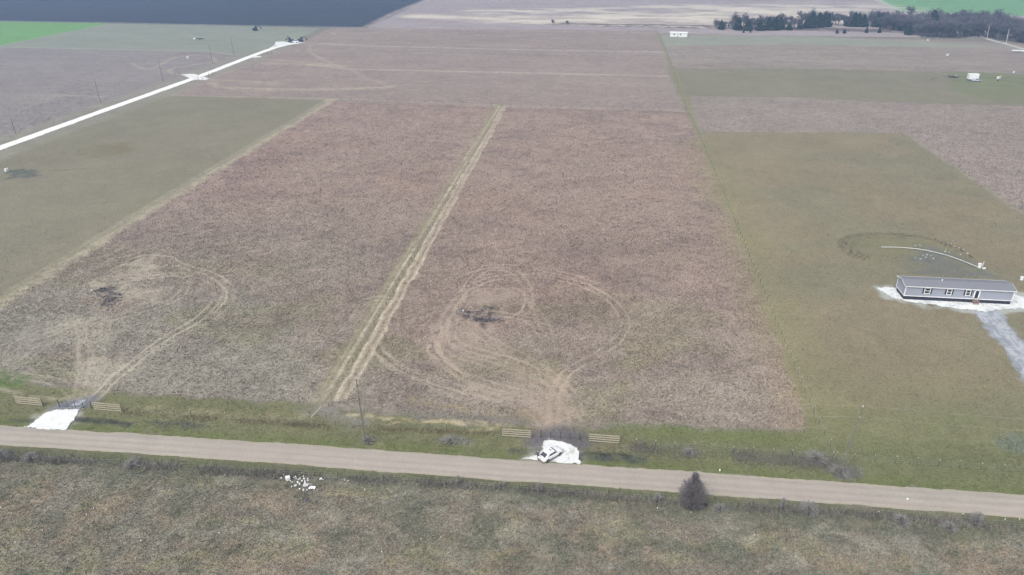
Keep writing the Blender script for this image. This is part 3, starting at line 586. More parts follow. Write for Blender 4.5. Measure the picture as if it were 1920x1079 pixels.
for k, (fr, ww) in enumerate(((.206, 1.30), (.408, 1.05), (.582, 1.05))):
    xc = fr*HL; zc = F0+1.5; wh = 1.45
    fb_ = MB()
    for d in (-1, 1): fb_.box((xc+d*(ww/2-.06), -.05, zc), (.15, .08, wh)); fb_.box((xc, -.053, zc+d*(wh/2-.06)), (ww-.001, .08, .15))
    fb_.box((xc, -.048, zc), (ww-.1, .06, .1)); f = fb_.build('window', M['trim'], home)
    p = MB(); p.box((xc, -.022, zc), (ww-.16, .03, wh-.16)); p.build('pane', M['glass'], f)
    for d in (-1, 1):
        sh = MB(); sh.box((xc+d*(ww/2+.2), -.035, zc), (.27, .05, wh-.1))
        for q in range(9): sh.box((xc+d*(ww/2+.2), -.064, zc-.6+q*.15), (.2, .02, .05))
        sh.build('shutter', M['black'], home)
xc = .664*HL; f = MB()
for d in (-1, 1): f.box((xc+d*.56, -.05, F0+1.12), (.15, .08, 2.1))
f.box((xc, -.053, F0+2.2), (1.25, .08, .15)); f.box((xc, -.045, F0+1.1), (1.0, .05, 2.1)); dr = f.build('door', M['trim'], home)
b = MB(); b.box((xc, -.08, F0+1.15), (.68, .03, 1.8)); b.build('door_glass', M['glass'], dr)
b = MB(); b.ball((xc-.4, -.12, F0+1.0), .05); b.build('handle', M['gate'], dr)
b = MB(); b.box((xc-.75, -.1, F0+1.6), (.1, .12, .22)); b.build('porch_lamp', M['black'], home)
st = empty('wooden_steps', fa+u*xc-nrm*.06, math.atan2(u.y, u.x)); tag(st, 'small wooden steps below the front door of the grey blue mobile home', 'steps')
for q in range(3):
    b = MB(); b.box((0, -.2-.28*q, F0-.12-.2*q), (1.1, .3, .05)); b.build('tread', M['stepwood'], st)
for d in (-1, 1):
    b = MB(); b.box((d*.52, -.5, F0/2-.1), (.06, .9, .1), Matrix.Rotation(R(36), 3, 'X')); b.tube((d*.5, -.88, 0), (d*.5, -.88, .95), .04); b.tube((d*.5, -.1, 0), (d*.5, -.1, 1.55), .04); b.tube((d*.5, -.1, 1.5), (d*.5, -.88, .93), .035); b.build('handrail', M['stepwood'], st)

# ------------------------------------------------------------ cars
def sedan(loc, rz, paint, label, group=None):
    t = empty('car', loc, rz); tag(t, label, 'car', group)
    L_ = 4.75
    st_ = [(-2.37, .74, .42, .80), (-2.30, .84, .30, .92), (-1.9, .91, .24, .97), (-1.2, .94, .22, .98), (0, .94, .22, .95), (.9, .93, .22, .93), (1.6, .91, .24, .86), (2.15, .84, .28, .74), (2.38, .66, .36, .62)]
    rings = []
    for x, hw, z0, z1 in st_:
        zm = z0+(z1-z0)*.55
        rings.append([(x, -hw*.86, z0), (x, -hw, z0+.12), (x, -hw*1.0, zm), (x, -hw*.95, z1-.06), (x, -hw*.80, z1), (x, 0, z1+.03), (x, hw*.80, z1), (x, hw*.95, z1-.06), (x, hw, zm), (x, hw, z0+.12), (x, hw*.86, z0)])
    b = MB(); b.loft(rings); body = b.build('body', paint, t, smooth=True)
    # greenhouse: dark glass all round
    lo = [(-1.98, .70, .95), (-1.2, .80, .96), (0, .82, .95), (1.12, .74, .90)]; hi = [(-1.12, .62, 1.37), (-.75, .68, 1.405), (0, .69, 1.41), (.34, .64, 1.375)]
    b = MB(); vs = [(x, -y, z) for x, y, z in lo]+[(x, y, z) for x, y, z in lo[::-1]]; vt = [(x, -y, z) for x, y, z in hi]+[(x, y, z) for x, y, z in hi[::-1]]
    b.loft([vs, vt]); b.build('glass', M['carglass'], t)
    # white roof and pillars
    b = MB(); rr = [[(x, -y*1.04, z-.03), (x, -y*.98, z+.02), (x, -y*.5, z+.05), (x, 0, z+.06), (x, y*.5, z+.05), (x, y*.98, z+.02), (x, y*1.04, z-.03)] for x, y, z in ((-1.22, .66, 1.345), (-.75, .73, 1.395), (-.2, .74, 1.41), (.40, .68, 1.365))]
    b.loft(rr)
    for s_ in (-1, 1):
        b.tube((.36, s_*.66, 1.375), (1.14, s_*.77, .92), .045, .05, n=6)
        b.loft([[(-1.2, s_*.68, 1.36), (-.72, s_*.73, 1.385), (-.74, s_*.66, 1.40), (-1.2, s_*.56, 1.38)], [(-2.05, s_*.76, .95), (-1.35, s_*.85, .95), (-1.35, s_*.78, .95), (-2.05, s_*.64, .95)]])
        b.tube((-.1, s_*.71, 1.38), (-.1, s_*.835, .95), .02, .02, n=5)
    roof_ = b.build('roof', paint, t, smooth=False)
    b = MB(); b.box((-.1, 0, 1.475), (.28, .6, .012)); b.build('sunroof', M['sunroof'], roof_)
    for s_ in (-1, 1):
        b = MB(); b.box((.86, s_*1.0, .98), (.12, .2, .13)); b.build('mirror', paint, t, bevel=.03)
        b = MB(); b.box((-2.30, s_*.62, .80), (.12, .34, .10)); b.build('tail_light', M['tail'], t, bevel=.02)
        b = MB(); b.box((2.22, s_*.62, .64), (.2, .3, .1)); b.build('headlight', M['glass'], t, bevel=.02)
        b = MB(); b.box((0, s_*.92, .25), (2.4, .08, .08)); b.build('sill', M['black'], t)
    b = MB(); b.box((-2.36, 0, .32), (.12, 1.45, .16)); b.build('bumper', M['black'], t, bevel=.03)
    b = MB(); b.box((-2.385, 0, .70), (.04, .46, .14)); b.build('licence_plate', M['sunroof'], t)
    b = MB(); b.box((-2.22, 0, .985), (.12, 1.3, .03)); b.build('spoiler', M['sunroof'], t)
    for x in (-1.42, 1.45):
        for s_ in (-1, 1):
            wh = MB(); wh.tube((x, s_*.72, .34), (x, s_*.955, .34), .34, n=20); w_ = wh.build('wheel', M['tyre'], t, smooth=False)
            r_ = MB(); r_.tube((x, s_*.90, .34), (x, s_*.965, .34), .22, n=14); r_.build('rim', M['rim'], w_)
    return t
ra, fr_ = G(1017, 866), G(1049, 848)
cdir = fr_-ra; ccen = G(1032, 857.5); 
mycar = sedan(ccen+Vector((0, 0, .14)), math.atan2(cdir.y, cdir.x), M['paint'], 'white sedan parked on the white gravel driveway beside the road'); mycar.scale = (.9, .9, .92)
p0 = G(1830, 153); sedan(p0, R(2), M['silver'], 'silver car parked beside the white box trailer in the far right field')

# person behind the car
def person(loc, rz, s=1.0):
    t = empty('person', loc, rz); tag(t, 'person in dark jacket and dark trousers standing behind the white sedan', 'person')
    V_ = [((0, 0, .95), .125)]; E = []
    def add(p, r, par): V_.append((p, r)); E.append((par, len(V_)-1)); return len(V_)-1
    sp = add((0, 0, 1.12), .125, 0); ch = add((0, .0, 1.32), .15, sp); ut = add((0, 0, 1.44), .09, ch); nk = add((0, .01, 1.51), .055, ut); h1 = add((0, .02, 1.58), .075, nk); h2 = add((0, .02, 1.67), .088, h1); add((0, .01, 1.74), .06, h2); add((0, .115, 1.625), .014, h1)
    for d in (-1, 1):
        hp = add((d*.095, 0, .88), .105, 0); kn = add((d*.11, .02, .48), .065, hp); an = add((d*.12, -.01, .09), .042, kn); add((d*.13, .14, .04), .034, an)
        sh = add((d*.175, 0, 1.40), .062, ch); el = add((d*.25, -.02, 1.13), .045, sh); wr = add((d*.22, .16, .98), .028, el); pm = add((d*.2, .225, .97), .03, wr)
        add((d*.165, .235, .985), .011, pm)
        for q, (dx, ln) in enumerate(((-.026, .07), (-.009, .08), (.009, .075), (.026, .06))):
            f1 = add((d*(.2)+dx, .225+ln*.6, .965), .0095, pm); add((d*.2+dx, .225+ln, .945), .008, f1)
    me = bpy.data.meshes.new('body'); me.from_pydata([Vector(v)*s for v, r in V_], E, []); me.update()
    o = bpy.data.objects.new('body', me); COL.objects.link(o); o.parent = t
    m = o.modifiers.new('skin', 'SKIN'); me.skin_vertices[0] if me.skin_vertices else None
    if not me.skin_vertices: 
        with bpy.context.temp_override(object=o): pass
    return t, o, V_, E, s
def person_mesh(loc, rz):
    """one continuous figure grown with a skin modifier; materials by height on the evaluated mesh"""
    t, o, V_, E, s = person(loc, rz)
    bm = __import__('bmesh').new(); bm.from_mesh(o.data); ly = bm.verts.layers.skin.verify(); bm.verts.ensure_lookup_table()
    for v, (p, r) in zip(bm.verts, V_): v[ly].radius = (r, r*.8 if r > .11 else r); v[ly].use_root = (v.index == 0)
    bm.to_mesh(o.data); bm.free()
    sb = o.modifiers.new('sub', 'SUBSURF'); sb.levels = 1; sb.render_levels = 2
    dg = bpy.context.evaluated_depsgraph_get(); me = bpy.data.meshes.new_from_object(o.evaluated_get(dg)); o.modifiers.clear(); o.data = me
    me.materials.clear(); [me.materials.append(M[k]) for k in ('jacket', 'trousers', 'skin', 'shoe')]
    for p in me.polygons:
        c = p.center; p.use_smooth = True
        hand = c.y > .17 and .88 < c.z < 1.06
        p.material_index = 3 if c.z < .085 else 1 if c.z < .93 and not hand else 2 if (c.z > 1.5 or hand) else 0
    b = MB(); b.ball((0, .0, 1.70), .105, 12, 8, (1, 1.08, .85)); b.box((0, .1, 1.69), (.15, .12, .02)); b.build('cap', M['hair'], t, smooth=True)
    b = MB(); b.build('x', M['black'], t) if 0 else None
    for d in (-1, 1): b = MB(); b.ball((d*.032, .098, 1.645), .012, 6, 4); b.build('eye', M['black'], t)
    b = MB(); b.box((0, .108, 1.585), (.045, .012, .01)); b.build('mouth', M['tail'], t)
    return t
person_mesh(G(1008.5, 863.5)+Vector((0, 0, .07)), R(-60))

# ------------------------------------------------------------ plank fence panels and gates
def panel(a, b_, label):
    u_, n_ = frame_from(a, b_); L = (b_-a).length; t = empty('plank_fence_panel', a, math.atan2(u_.y, u_.x)); tag(t, label, 'fence panel', 'plank fence panels beside the entrances')
    for q in range(4):
        m_ = MB(); m_.box((L/2, -.075, .3+.42*q), (L, .05, .2), Matrix.Rotation(random.uniform(-.003, .003), 3, 'Y')); m_.build('rail', M['plank'], t)
    for x in (.06, L/2, L-.06):
        m_ = MB(); m_.box((x, 0, .78), (.1, .09, 1.56)); m_.build('post', M['plankpost'], t)
panel(G(31, 757.5), G(81, 762.5), 'four rail wooden fence panel left of the far left gravel entrance')
panel(G(178, 769), G(229, 773.5), 'four rail wooden fence panel right of the far left gravel entrance')
panel(G(941, 818.5), G(996, 822.5), 'four rail wooden fence panel left of the driveway with the white sedan')
panel(G(1104, 828.5), G(1161, 833), 'four rail wooden fence panel right of the driveway with the white sedan')
def gate(a, b_, n, label, h=1.25):
    u_, n_ = frame_from(a, b_); L = (b_-a).length; t = empty('gate', a, math.atan2(u_.y, u_.x)); tag(t, label, 'gate')
    for q in range(n):
        m_ = MB(); m_.tube((L*q/(n-1), 0, 0), (L*q/(n-1), 0, h+(.35 if q in (0, n-1) else .1)), .075 if q in (0, n-1) else .055); m_.build('post', M['gate'], t)
    for q in range(5):
        m_ = MB(); m_.tube((.05, 0, .25+q*.25), (L-.05, 0, .25+q*.25), .018, n=5); m_.build('rail', M['gate'], t)
gate(G(1014, 821), G(1087, 826), 5, 'dark pipe gate between two plank panels behind the white sedan')
gate(G(112, 764), G(172, 766), 5, 'dark pipe gate behind the far left white gravel entrance', 1.15)

# ------------------------------------------------------------ wire fences
def fence(pts, label, gap=3.0, h=1.3, postm='post', cap=True, sag=0, r=.034, wires=(.35, .7, 1.1), jit=.04, maxn=100, wm='wire', wr=.008):
    P = [G(*p) for p in pts]; t = empty('wire_fence', P[0]); tag(t, label, 'fence'); base = P[0]; spots = []
    for a, b_ in zip(P[:-1], P[1:]):
        L = (b_-a).length; n = max(1, round(L/gap))
        spots += [a.lerp(b_, k/n) for k in range(n)]
    spots.append(P[-1]); rest = MB()
    protos = []
    for q in range(3):
        m_ = MB(); lean = (random.uniform(-jit, jit)*1.5, random.uniform(-jit, jit)*1.5)
        m_.tube((0, 0, -.05), (lean[0], lean[1], h), r, r*.9, n=6)
        if cap: m_.mi = 1; m_.tube((lean[0], lean[1], h), (lean[0], lean[1], h+.13), r*1.35, n=6)
        protos.append(m_)
    mats = [M[postm], M['cap']]; me = [m_.mesh('post', mats) for m_ in protos]
    for k, s_ in enumerate(spots):
        l = s_-base
        if k < maxn:
            o = bpy.data.objects.new('post', me[k % 3]); COL.objects.link(o); o.parent = t; o.location = l; o.rotation_euler = (0, 0, random.uniform(0, 6)); o.scale = (1, 1, random.uniform(.93, 1.08))
        else:
            rest.mi = 0; rest.tube(l, l+Vector((random.uniform(-jit, jit), 0, h)), r, n=4)
            if cap: rest.mi = 1; rest.tube(l+Vector((0, 0, h)), l+Vector((0, 0, h+.13)), r*1.3, n=4)
    if rest.v: tag(rest.build('far_posts', mats, t), kind='stuff')
    wmb = MB()
    for z in wires:
        for a, b_ in zip(spots[:-1], spots[1:]): wmb.tube(a-base+Vector((0, 0, z)), b_-base+Vector((0, 0, z)), wr, n=3, cap=False)
    if wires: wmb.build('wires', M[wm], t)
    return t
fence([(262, 775), (590, 797.5), (668, 799.5), (940, 812)], 'wire fence with white tipped posts along the verge between the two gravel entrances')
fence([(-160, 745), (28, 757)], 'short wire fence run at the left edge leading to a plank panel')
fence([(1192, 838), (1560, 862), (1920, 886.5), (2200, 905)], 'wire fence with white tipped posts along the green verge on the right')
fence([(1568, 861), (1525, 775), (1421, 520), (1310, 250), (1288, 208)], 'long wire fence between the tall brown field and the mown lot of the mobile home', cap=True)
fence([(1287, 206), (1262, 130), (1233, 60)], 'far run of the long wire fence between brown and green fields towards the white building', gap=4, maxn=60)
SWC = [(SW0[0]*(.60)+SW1[0]*.40), (SW0[1]*.58+SW1[1]*.42)]
def inv(p): return p
t_ = fence([(942, 201), (622, 746), (612, 782)], 'wire fence running down the middle of the pale mown strip between the two brown lots')
fence([(640, 188), (940, 199), (1284, 209)], 'wire fence across the top of the large brown field', cap=False, gap=4.5)
fence([(-100, 857), (0, 860), (228, 872), (372, 879), (590, 893), (850, 910), (1060, 925), (1300, 946), (1640, 966), (1880, 987), (2100, 1002)], 'old sagging wire fence with leaning wooden posts in weeds south of the road', postm='oldpost', cap=False, gap=3.3, h=1.15, jit=.1, wires=(.5, .9))
fence([(1640, 78), (1700, 87)], 'short far wire fence near the bare wood', cap=False, gap=6)
fence([(600, 55), (560, 75)], 'short wire fence by the dark machines at the end of the white road', cap=False, gap=6)

# ------------------------------------------------------------ power poles and lines
def pole(px, py, top, lean=(0, 0), r=.15, label='', arms=0, group='power poles', h=None, mm='wood'):
    b_ = G(px, py); h = h or ztop(b_, top); t = empty('power_pole', b_); tag(t, label, 'power pole', group)
    tv = Vector((lean[0], lean[1], h)); m_ = MB(); m_.tube((0, 0, -.3), tv, r, r*.7, n=10); m_.build('pole', M[mm], t)
    m_ = MB(); m_.tube(tv, tv+Vector((0, 0, .28)), .06, n=8); m_.build('insulator', M['cap'], t)
    m_ = MB(); m_.tube(tv*.86+Vector((0, -.14, 0)), tv*.86+Vector((0, -.3, .05)), .05, n=6); m_.build('insulator', M['cap'], t)
    return b_+tv+Vector((0, 0, .25)), b_+tv*.86+Vector((0, -.25, 0))
pA = pole(684.5, 828, 711, (-.35, 0), .135, 'tall wooden power pole by the verge at the foot of the pale mown strip')
pB = pole(1577, 882, 765, (1.0, .3), .135, 'tall leaning power pole at the verge right of the field corner')
p0b = G(-300, 770); pZ = (p0b+Vector((0, 0, 12)), p0b+Vector((0, 0, 10.3)))
p1b = G(2550, 944); pY = (p1b+Vector((0, 0, 12)), p1b+Vector((0, 0, 10.3)))
for k, (nm, pr) in enumerate((('upper', (pZ[0], pA[0], pB[0], pY[0])), ('lower', (pZ[1], pA[1], pB[1], pY[1])))):
    m_ = MB()
    for a, b_ in zip(pr[:-1], pr[1:]):
        prev = a; sag = (b_-a).length*.012
        for q in range(1, 25):
            t = q/24; p = a.lerp(b_, t)-Vector((0, 0, 4*sag*t*(1-t))); m_.tube(prev, p, .015, n=4, cap=False); prev = p
    o = m_.build('power_line', M['wire']); tag(o, '%s of the two power lines strung between the tall poles along the road' % nm, 'power line', 'power lines along the road')
m_ = MB(); 
for k in range(2):
    bb = (p0b, p1b)[k]
    pp = MB(); pp.tube((0, 0, -.3), (0, 0, 12), .17, .12, n=8); t = empty('power_pole', bb); tag(t, 'power pole beside the road outside the %s of the view' % ('left' if k == 0 else 'right'), 'power pole', 'power poles'); pp.build('pole', M['wood'], t)
tops = []
for (x, y, top, lb) in ((30, 251, 221, 'nearest of the thin poles along the left side of the white gravel road'), (189, 194, 147, 'second nearest thin pole on the left side of the white gravel road'), (306, 153, 112, 'thin pole left of the crossing on the white gravel road'),
                        (399, 120, 84, 'thin pole just beyond the crossing on the white gravel road'), (439, 105, 72, 'farthest thin pole beside the white gravel road'), (1850, 74, 49, 'pale pole left of the pair before the bare wood'), (1886, 82, 55, 'pale pole right of the pair before the bare wood')):
    tops.append(pole(x, y, top, (-.4, 0), .15, lb, mm='wood' if x < 1000 else 'cap')[0])
m_ = MB()
for a, b_ in zip(tops[:4], tops[1:5]):
    prev = a
    for q in range(1, 13):
        t = q/12; p = a.lerp(b_, t)-Vector((0, 0, 4*t*(1-t)*.9)); m_.tube(prev, p, .02, n=3, cap=False); prev = p
tag(m_.build('power_line', M['wire']), 'thin power line strung along the poles beside the white gravel road', 'power line')

# ------------------------------------------------------------ trees
def bare_mesh(seed, h, spread, tw=.035, levels=4, n0=9, up=.95):
    rr = random.Random(seed); tb_, cb = MB(), MB()
    def grow(p, d, L, r, lv):
        d = d.normalized(); q = p+d*L; (tb_ if lv == 0 else cb).tube(p, q, r, r*.62, n=5 if lv < 2 else 3, cap=False)
        if lv >= levels: return
        k = (n0 if lv == 0 else rr.choice((3, 4, 5)) if lv < levels-1 else 5)
        for _ in range(k):
            t = rr.uniform(.3, 1.0) if lv else rr.uniform(.2, 1.0); nd = d*up+Vector((rr.gauss(0, 1), rr.gauss(0, 1), rr.gauss(.45, .6)))*spread
            grow(p.lerp(q, t), nd, L*rr.uniform(.52, .8), max(r*.5*(1.1-t*.4), tw), lv+1)
    grow(Vector((0, 0, -.2)), Vector((rr.gauss(0, .05), rr.gauss(0, .05), 1)), h*.36, h*.02, 0)
    return tb_, cb
def bare_tree(seed, h, label, group, spread=.55):
    t = empty('bare_tree', (0, 0, 0)); tag(t, label, 'tree', group); a, c = bare_mesh(seed, h, spread, .05)
    a.build('trunk', M['bark'], t); c.build('crown', M['farbark'], t); return t
def leafy(seed, h, rw, n, size, base=.06, power=.8):
    rr = random.Random(seed); m_ = MB(); lumps = [(rr.uniform(0, 6.28), rr.uniform(.1, .95), rr.uniform(.75, 1.2)) for _ in range(16)]
    for _ in range(n):
        t = rr.random()**1.25; z = h*(base+t*(1-base)); env = rw*(1-t)**power*(.55+.45*min(1, t*6+.3)); th = rr.uniform(0, 6.283)
        f = 1
        for a, lz, s_ in lumps:
            dd = abs((th-a+3.14159) % 6.283-3.14159)+abs(t-lz)*4
            if dd < .8: f *= s_
        rad = env*f*rr.uniform(.25, 1)**.45; c = Vector((rad*math.cos(th), rad*math.sin(th), z)); q = Matrix.Rotation(rr.uniform(0, 6.28), 3, Vector((rr.gauss(0, 1), rr.gauss(0, 1), rr.gauss(0, 1))))
        s_ = size*rr.uniform(.5, 1.3); m_.add([c+q @ Vector(v)*s_ for v in ((-1, -.5, 0), (1, -.4, .1), (.6, .7, 0), (-.7, .6, -.1))], [(0, 1, 2, 3)])
    return m_
def cedar_tree(seed, h, rw, label, group, n=1500, size=.35):
    t = empty('cedar_tree', (0, 0, 0)); tag(t, label, 'tree', group); m_ = MB(); m_.tube((0, 0, -.2), (0, 0, h*.8), h*.022, .03, n=6); m_.build('trunk', M['bark'], t)
    leafy(seed, h, rw, n, size).build('crown', M['cedar'], t); return t
BARE = []; CED = []
def place(protos, i, loc, s, rz, label, group):
    if not hasattr(place, 'km'): place.km = {}; place.used = set()
    p = protos[i % len(protos)]
    if p.name not in place.used: place.used.add(p.name); place.km[p.name] = kidmap(p); o = p
    else: o = copy_tree(p, place.km[p.name])
    o.location = loc; o.scale = (s[0], s[0], s[1]); o.rotation_euler = (0, 0, rz); o['label'] = label; o['group'] = group; return o
BARE = [bare_tree(100+k, 10, 'x', 'x') for k in range(6)]; CED = [cedar_tree(200+k, 8, 2.6+.3*k, 'x', 'x', 1400, .4) for k in range(4)]
rt = random.Random(5)
# evergreens in the row
for k, (x, yb, yt) in enumerate([(1352, 56, 38), (1383, 57, 34), (1402, 58, 38), (1424, 58, 37), (1440, 57, 33), (1452, 57, 32), (1462, 56, 33), (1479, 57, 43), (1500, 54, 36), (1512, 53, 32), (1521, 52, 23), (1534, 51, 24), (1544, 51, 23), (1551, 51, 25), (1591, 50, 28), (1600, 50, 24), (1608, 50, 24), (1618, 51, 28), (1643, 51, 25), (1649, 51, 26), (1654, 51, 31), (1684, 52, 40), (1703, 66, 44), (1745, 58, 20), (1785, 70, 50)]):
    p = G(x, yb); h = max(3, ztop(p, yt)); place(CED, k, p, (max(.7, h/8)*rt.uniform(1.1, 1.5), h/8), rt.uniform(0, 6), '%s dark evergreen of the tree row, %s' % (('short', 'tall', 'very tall')[min(2, int(h/6))], ('at its left end', 'among bare trees', 'in its large dark middle clump', 'in the second dark clump', 'in the pointed clump before the gap', 'standing in the bare wood')[(x > 1395)+(x > 1470)+(x > 1560)+(x > 1625)+(x > 1670)]), 'evergreens in the far tree row')
for k, (x, yb, yt, lb) in enumerate([(1394, 62, 55, 'small round dark cedar in front of the left part of the tree row'), (1407, 62, 58, 'tiny cedar just right of the small cedar before the tree row'), (1569, 63, 55, 'left one of the two low round cedars in pale grass before the tree row'), (1583, 63, 55, 'right one of the two low round cedars in pale grass before the tree row'),
                                  (1624.5, 62, 51, 'left one of the two pointed cedars before the gap in the tree row'), (1648.5, 62, 52, 'right one of the two pointed cedars before the gap in the tree row')]):
    p = G(x, yb); h = max(1.6, ztop(p, yt)); o = place(CED, k, p, (h/8*1.25, h/8), rt.uniform(0, 6), lb, 'small cedars before the tree row'); 
# bare trees of the row
for k in range(62):
    x = 1338+k*5.6+rt.uniform(-3, 3); yb = (54 if x < 1500 else 49)+rt.uniform(-3, 2); hh = rt.uniform(10, 16) if x > 1375 else 8
    p = G(x, yb); s = hh/10; place(BARE, rt.randrange(6), p, (s, s), rt.uniform(0, 6), 'bare grey tree of the row, %s' % ('among the bushes at its left end', 'behind the low evergreens left of its middle', 'beside the large dark evergreen clump', 'between the two dark evergreen clumps', 'right of the pointed evergreens where the wood begins')[min(4, k//13)], 'bare trees of the far tree row')
# the wood on the right
def woodline(x): return np.interp(x, [1640, 1700, 1730, 1800, 1830, 1870, 1920, 2050], [54, 60, 70, 72, 68, 74, 82, 92])
for k in range(290):
    x = 1650+rt.random()**.9*370; f = woodline(x); yb = f-rt.random()**1.5*(28 if x > 1700 else 10); yb = max(yb, 30+max(0, (x-1700))*.05)
    p = G(x, yb); hh = rt.uniform(10, 15.5); s = hh/10; place(BARE, rt.randrange(6), p, (s*1.3, s), rt.uniform(0, 6), ('bare tree %s the far wood, %s' % ('at the front edge of' if f-yb < 9 else 'deep inside', 'at its left end' if x < 1740 else 'in its middle' if x < 1830 else 'behind the pale track')), 'bare trees of the wood at the upper right')
for k in range(34):   # brushy edge
    x = 1690+k*8+rt.uniform(-3, 3); p = G(x, woodline(x)+rt.uniform(-1, 2)); place(BARE, rt.randrange(6), p, (.7, .5), rt.uniform(0, 6), 'low bare thicket tree at the front edge of the wood at the upper right', 'thicket at the edge of the wood')
for x, yb, h, lb in ((1037, 47, 5.5, 'left one of two lone bare bushes in the pale far grass'), (1064, 48, 5, 'right one of two lone bare bushes in the pale far grass')):
    place(BARE, 2, G(x, yb), (.8, h/10), 1, lb, 'lone bare bushes in the pale far grass')

# the big bare bush at the road
def bush(loc, h, w_, n, label, seed, m_='twig', spire=True, tw=.014, cat='bush'):
    rr = random.Random(seed); t = empty('bare_bush', loc); tag(t, label, cat); st_ = MB(); cr = MB()
    def env(z):
        t_ = z/h
        if not spire: return w_/2*math.sqrt(max(0, 1-((t_-.45)/.56)**2))
        return max(w_/2*max(0, 1-((t_-.38)/.40)**2)**.38, w_*.13*(1-max(0, t_-.7)*1.2) if t_ < 1 else 0)
    for k in range(9): a = rr.uniform(0, 6.28); st_.tube((0, 0, -.1), (math.cos(a)*w_*.22, math.sin(a)*w_*.22, h*.5), .05, .02, n=5)
    st_.tube((0, 0, -.1), (.05, 0, h*.86), .08, .02, n=6); st_.build('stems', M['bark'], t)
    for k in range(n):
        z = rr.uniform(.03, .99)*h; e = env(z); 
        if e <= 0: continue
        a = rr.uniform(0, 6.28); rad = e*rr.uniform(.05, 1)**.42; tip = Vector((rad*math.cos(a), rad*math.sin(a), z)); root = Vector((tip.x*.45, tip.y*.45, max(0, z-rr.uniform(.4, 1.0)*h*.16)))
        cr.tube(root, tip, tw*1.5, tw*.6, n=3, cap=False)
        for q in range(3):
            p = root.lerp(tip, rr.uniform(.3, .95)); cr.tube(p, p+Vector((rr.gauss(0, .2), rr.gauss(0, .2), abs(rr.gauss(.22, .12))))*h/5.5, tw*.8, tw*.5, n=3, cap=False)
    cr.build('crown', M[m_], t); return t
bb = G(1297, 949); bush(bb, ztop(bb, 888), 4.7, 1900, 'big round dark leafless bush with an upright top beside the road', 3)
for k, (x, y, w_, h, lb) in enumerate(((1012, 924, 1.2, 2.0, 'small upright bare weed bush at the old fence below the white sedan'), (1232, 944, 1.6, 1.9, 'low bare bush just left of the big dark bush'), (1467, 956, 1.3, 2.2, 'thin bare bush in the south fence weeds right of the big bush'), (1515, 964, 3.2, 2.2, 'wide pale grey bare bush in the south fence weeds'),
                                     (1828, 983, 2.4, 2.2, 'pale grey bare bush by the south fence near the right edge'), (860, 910, 1.2, 1.9, 'pale upright bare weed at the south fence below the middle of the road'), (1350, 958, 2.4, 1.1, 'low dark weed clump just right of the big bush'), (1780, 992, 3, .9, 'low grey weed mound by the south fence at the right'), (1690, 980, 3.5, 1.0, 'pale grass mound by the south fence'),
                                     (690, 829, 3, .9, 'grey weed clump around the foot of the middle power pole'), (845, 829, 3.6, .8, 'grey dry weed patch on the verge left of the plank panel'), (1575, 887, 5, .9, 'grey dry weeds at the foot of the leaning power pole'), (1530, 862, 5, .7, 'grey dry weeds on the verge beside the right fence corner'), (940, 914, 1.6, 1.2, 'dark weed clump at the old fence under the car'), (5, 858, 3.5, 1.3, 'dark weed clump at the old fence by the left edge'), (60, 861, 3.5, 1.1, 'dark low weeds at the old fence near the left edge'), (250, 873, 4, 1.1, 'dark low weeds around the old fence post at the lower left'), (1292, 851, 3.2, .7, 'grey dry weeds on the green verge above the big bush'))):
    bush(G(x, y), h, w_, int(60+w_*h*60), lb, 50+k, 'weed', False, .012)

# ------------------------------------------------------------ litter beside the road
def slab(name, px, py, w_, d_, h_, m, label, cat, group, tilt=.2, seed=0):
    rr = random.Random(seed); m_ = MB(); n = rr.choice((5, 6, 7)); r0 = [(math.cos(6.283*i/n)*w_/2*rr.uniform(.7, 1.15), math.sin(6.283*i/n)*d_/2*rr.uniform(.7, 1.15)) for i in range(n)]
    m_.loft([[(x, y, -.05) for x, y in r0], [(x*.96, y*.96, h_*rr.uniform(.6, 1.2)) for x, y in r0]])
    o = m_.build(name, m); o.location = G(px, py)+Vector((0, 0, .12)); o.rotation_euler = (rr.uniform(-tilt, tilt), rr.uniform(-tilt, tilt), rr.uniform(0, 6)); return tag(o, label, cat, group)
C7 = [(385, 252, 50, 30), (605, 262, 50, 30), (755, 215, 40, 30), (760, 262, 60, 20), (870, 258, 110, 25), (815, 285, 30, 30), (970, 262, 50, 40), (1060, 265, 60, 30), (950, 205, 40, 25), (905, 322, 40, 35), (985, 320, 70, 22), (1070, 310, 70, 55), (800, 360, 50, 50), (845, 400, 75, 35), (745, 440, 75, 50), (650, 470, 60, 35),
      (850, 530, 55, 35), (955, 553, 70, 30), (1095, 520, 40, 35), (1450, 290, 35, 25), (665, 350, 40, 15), (610, 320, 30, 15), (540, 322, 30, 12), (490, 320, 14, 15), (445, 160, 25, 15), (620, 220, 20, 20), (710, 240, 30, 18), (1165, 405, 30, 15), (1125, 405, 30, 20), (985, 360, 60, 25), (1040, 560, 30, 25), (1000, 600, 50, 15)]
for k, (cx, cy, ww, hh) in enumerate(C7):
    slab('litter_piece', 500+cx/13.714, 880+cy/13.714, ww*.0062, hh*.0075, .14, M['greylit' if k % 4 == 3 else 'litter'], 'small white scrap in the dumped litter heap south of the road', 'litter', 'white scraps of the dumped heap', .45, k)
b = MB(); b.box((0, 0, .28), (.62, .5, .56)); b.box((0, .0, .575), (.66, .54, .03)); o = b.build('litter_box', M['litter']); o.location = G(539.5, 900); o.rotation_euler = (.1, .05, .4); tag(o, 'large white box at the upper left of the dumped litter heap', 'box')
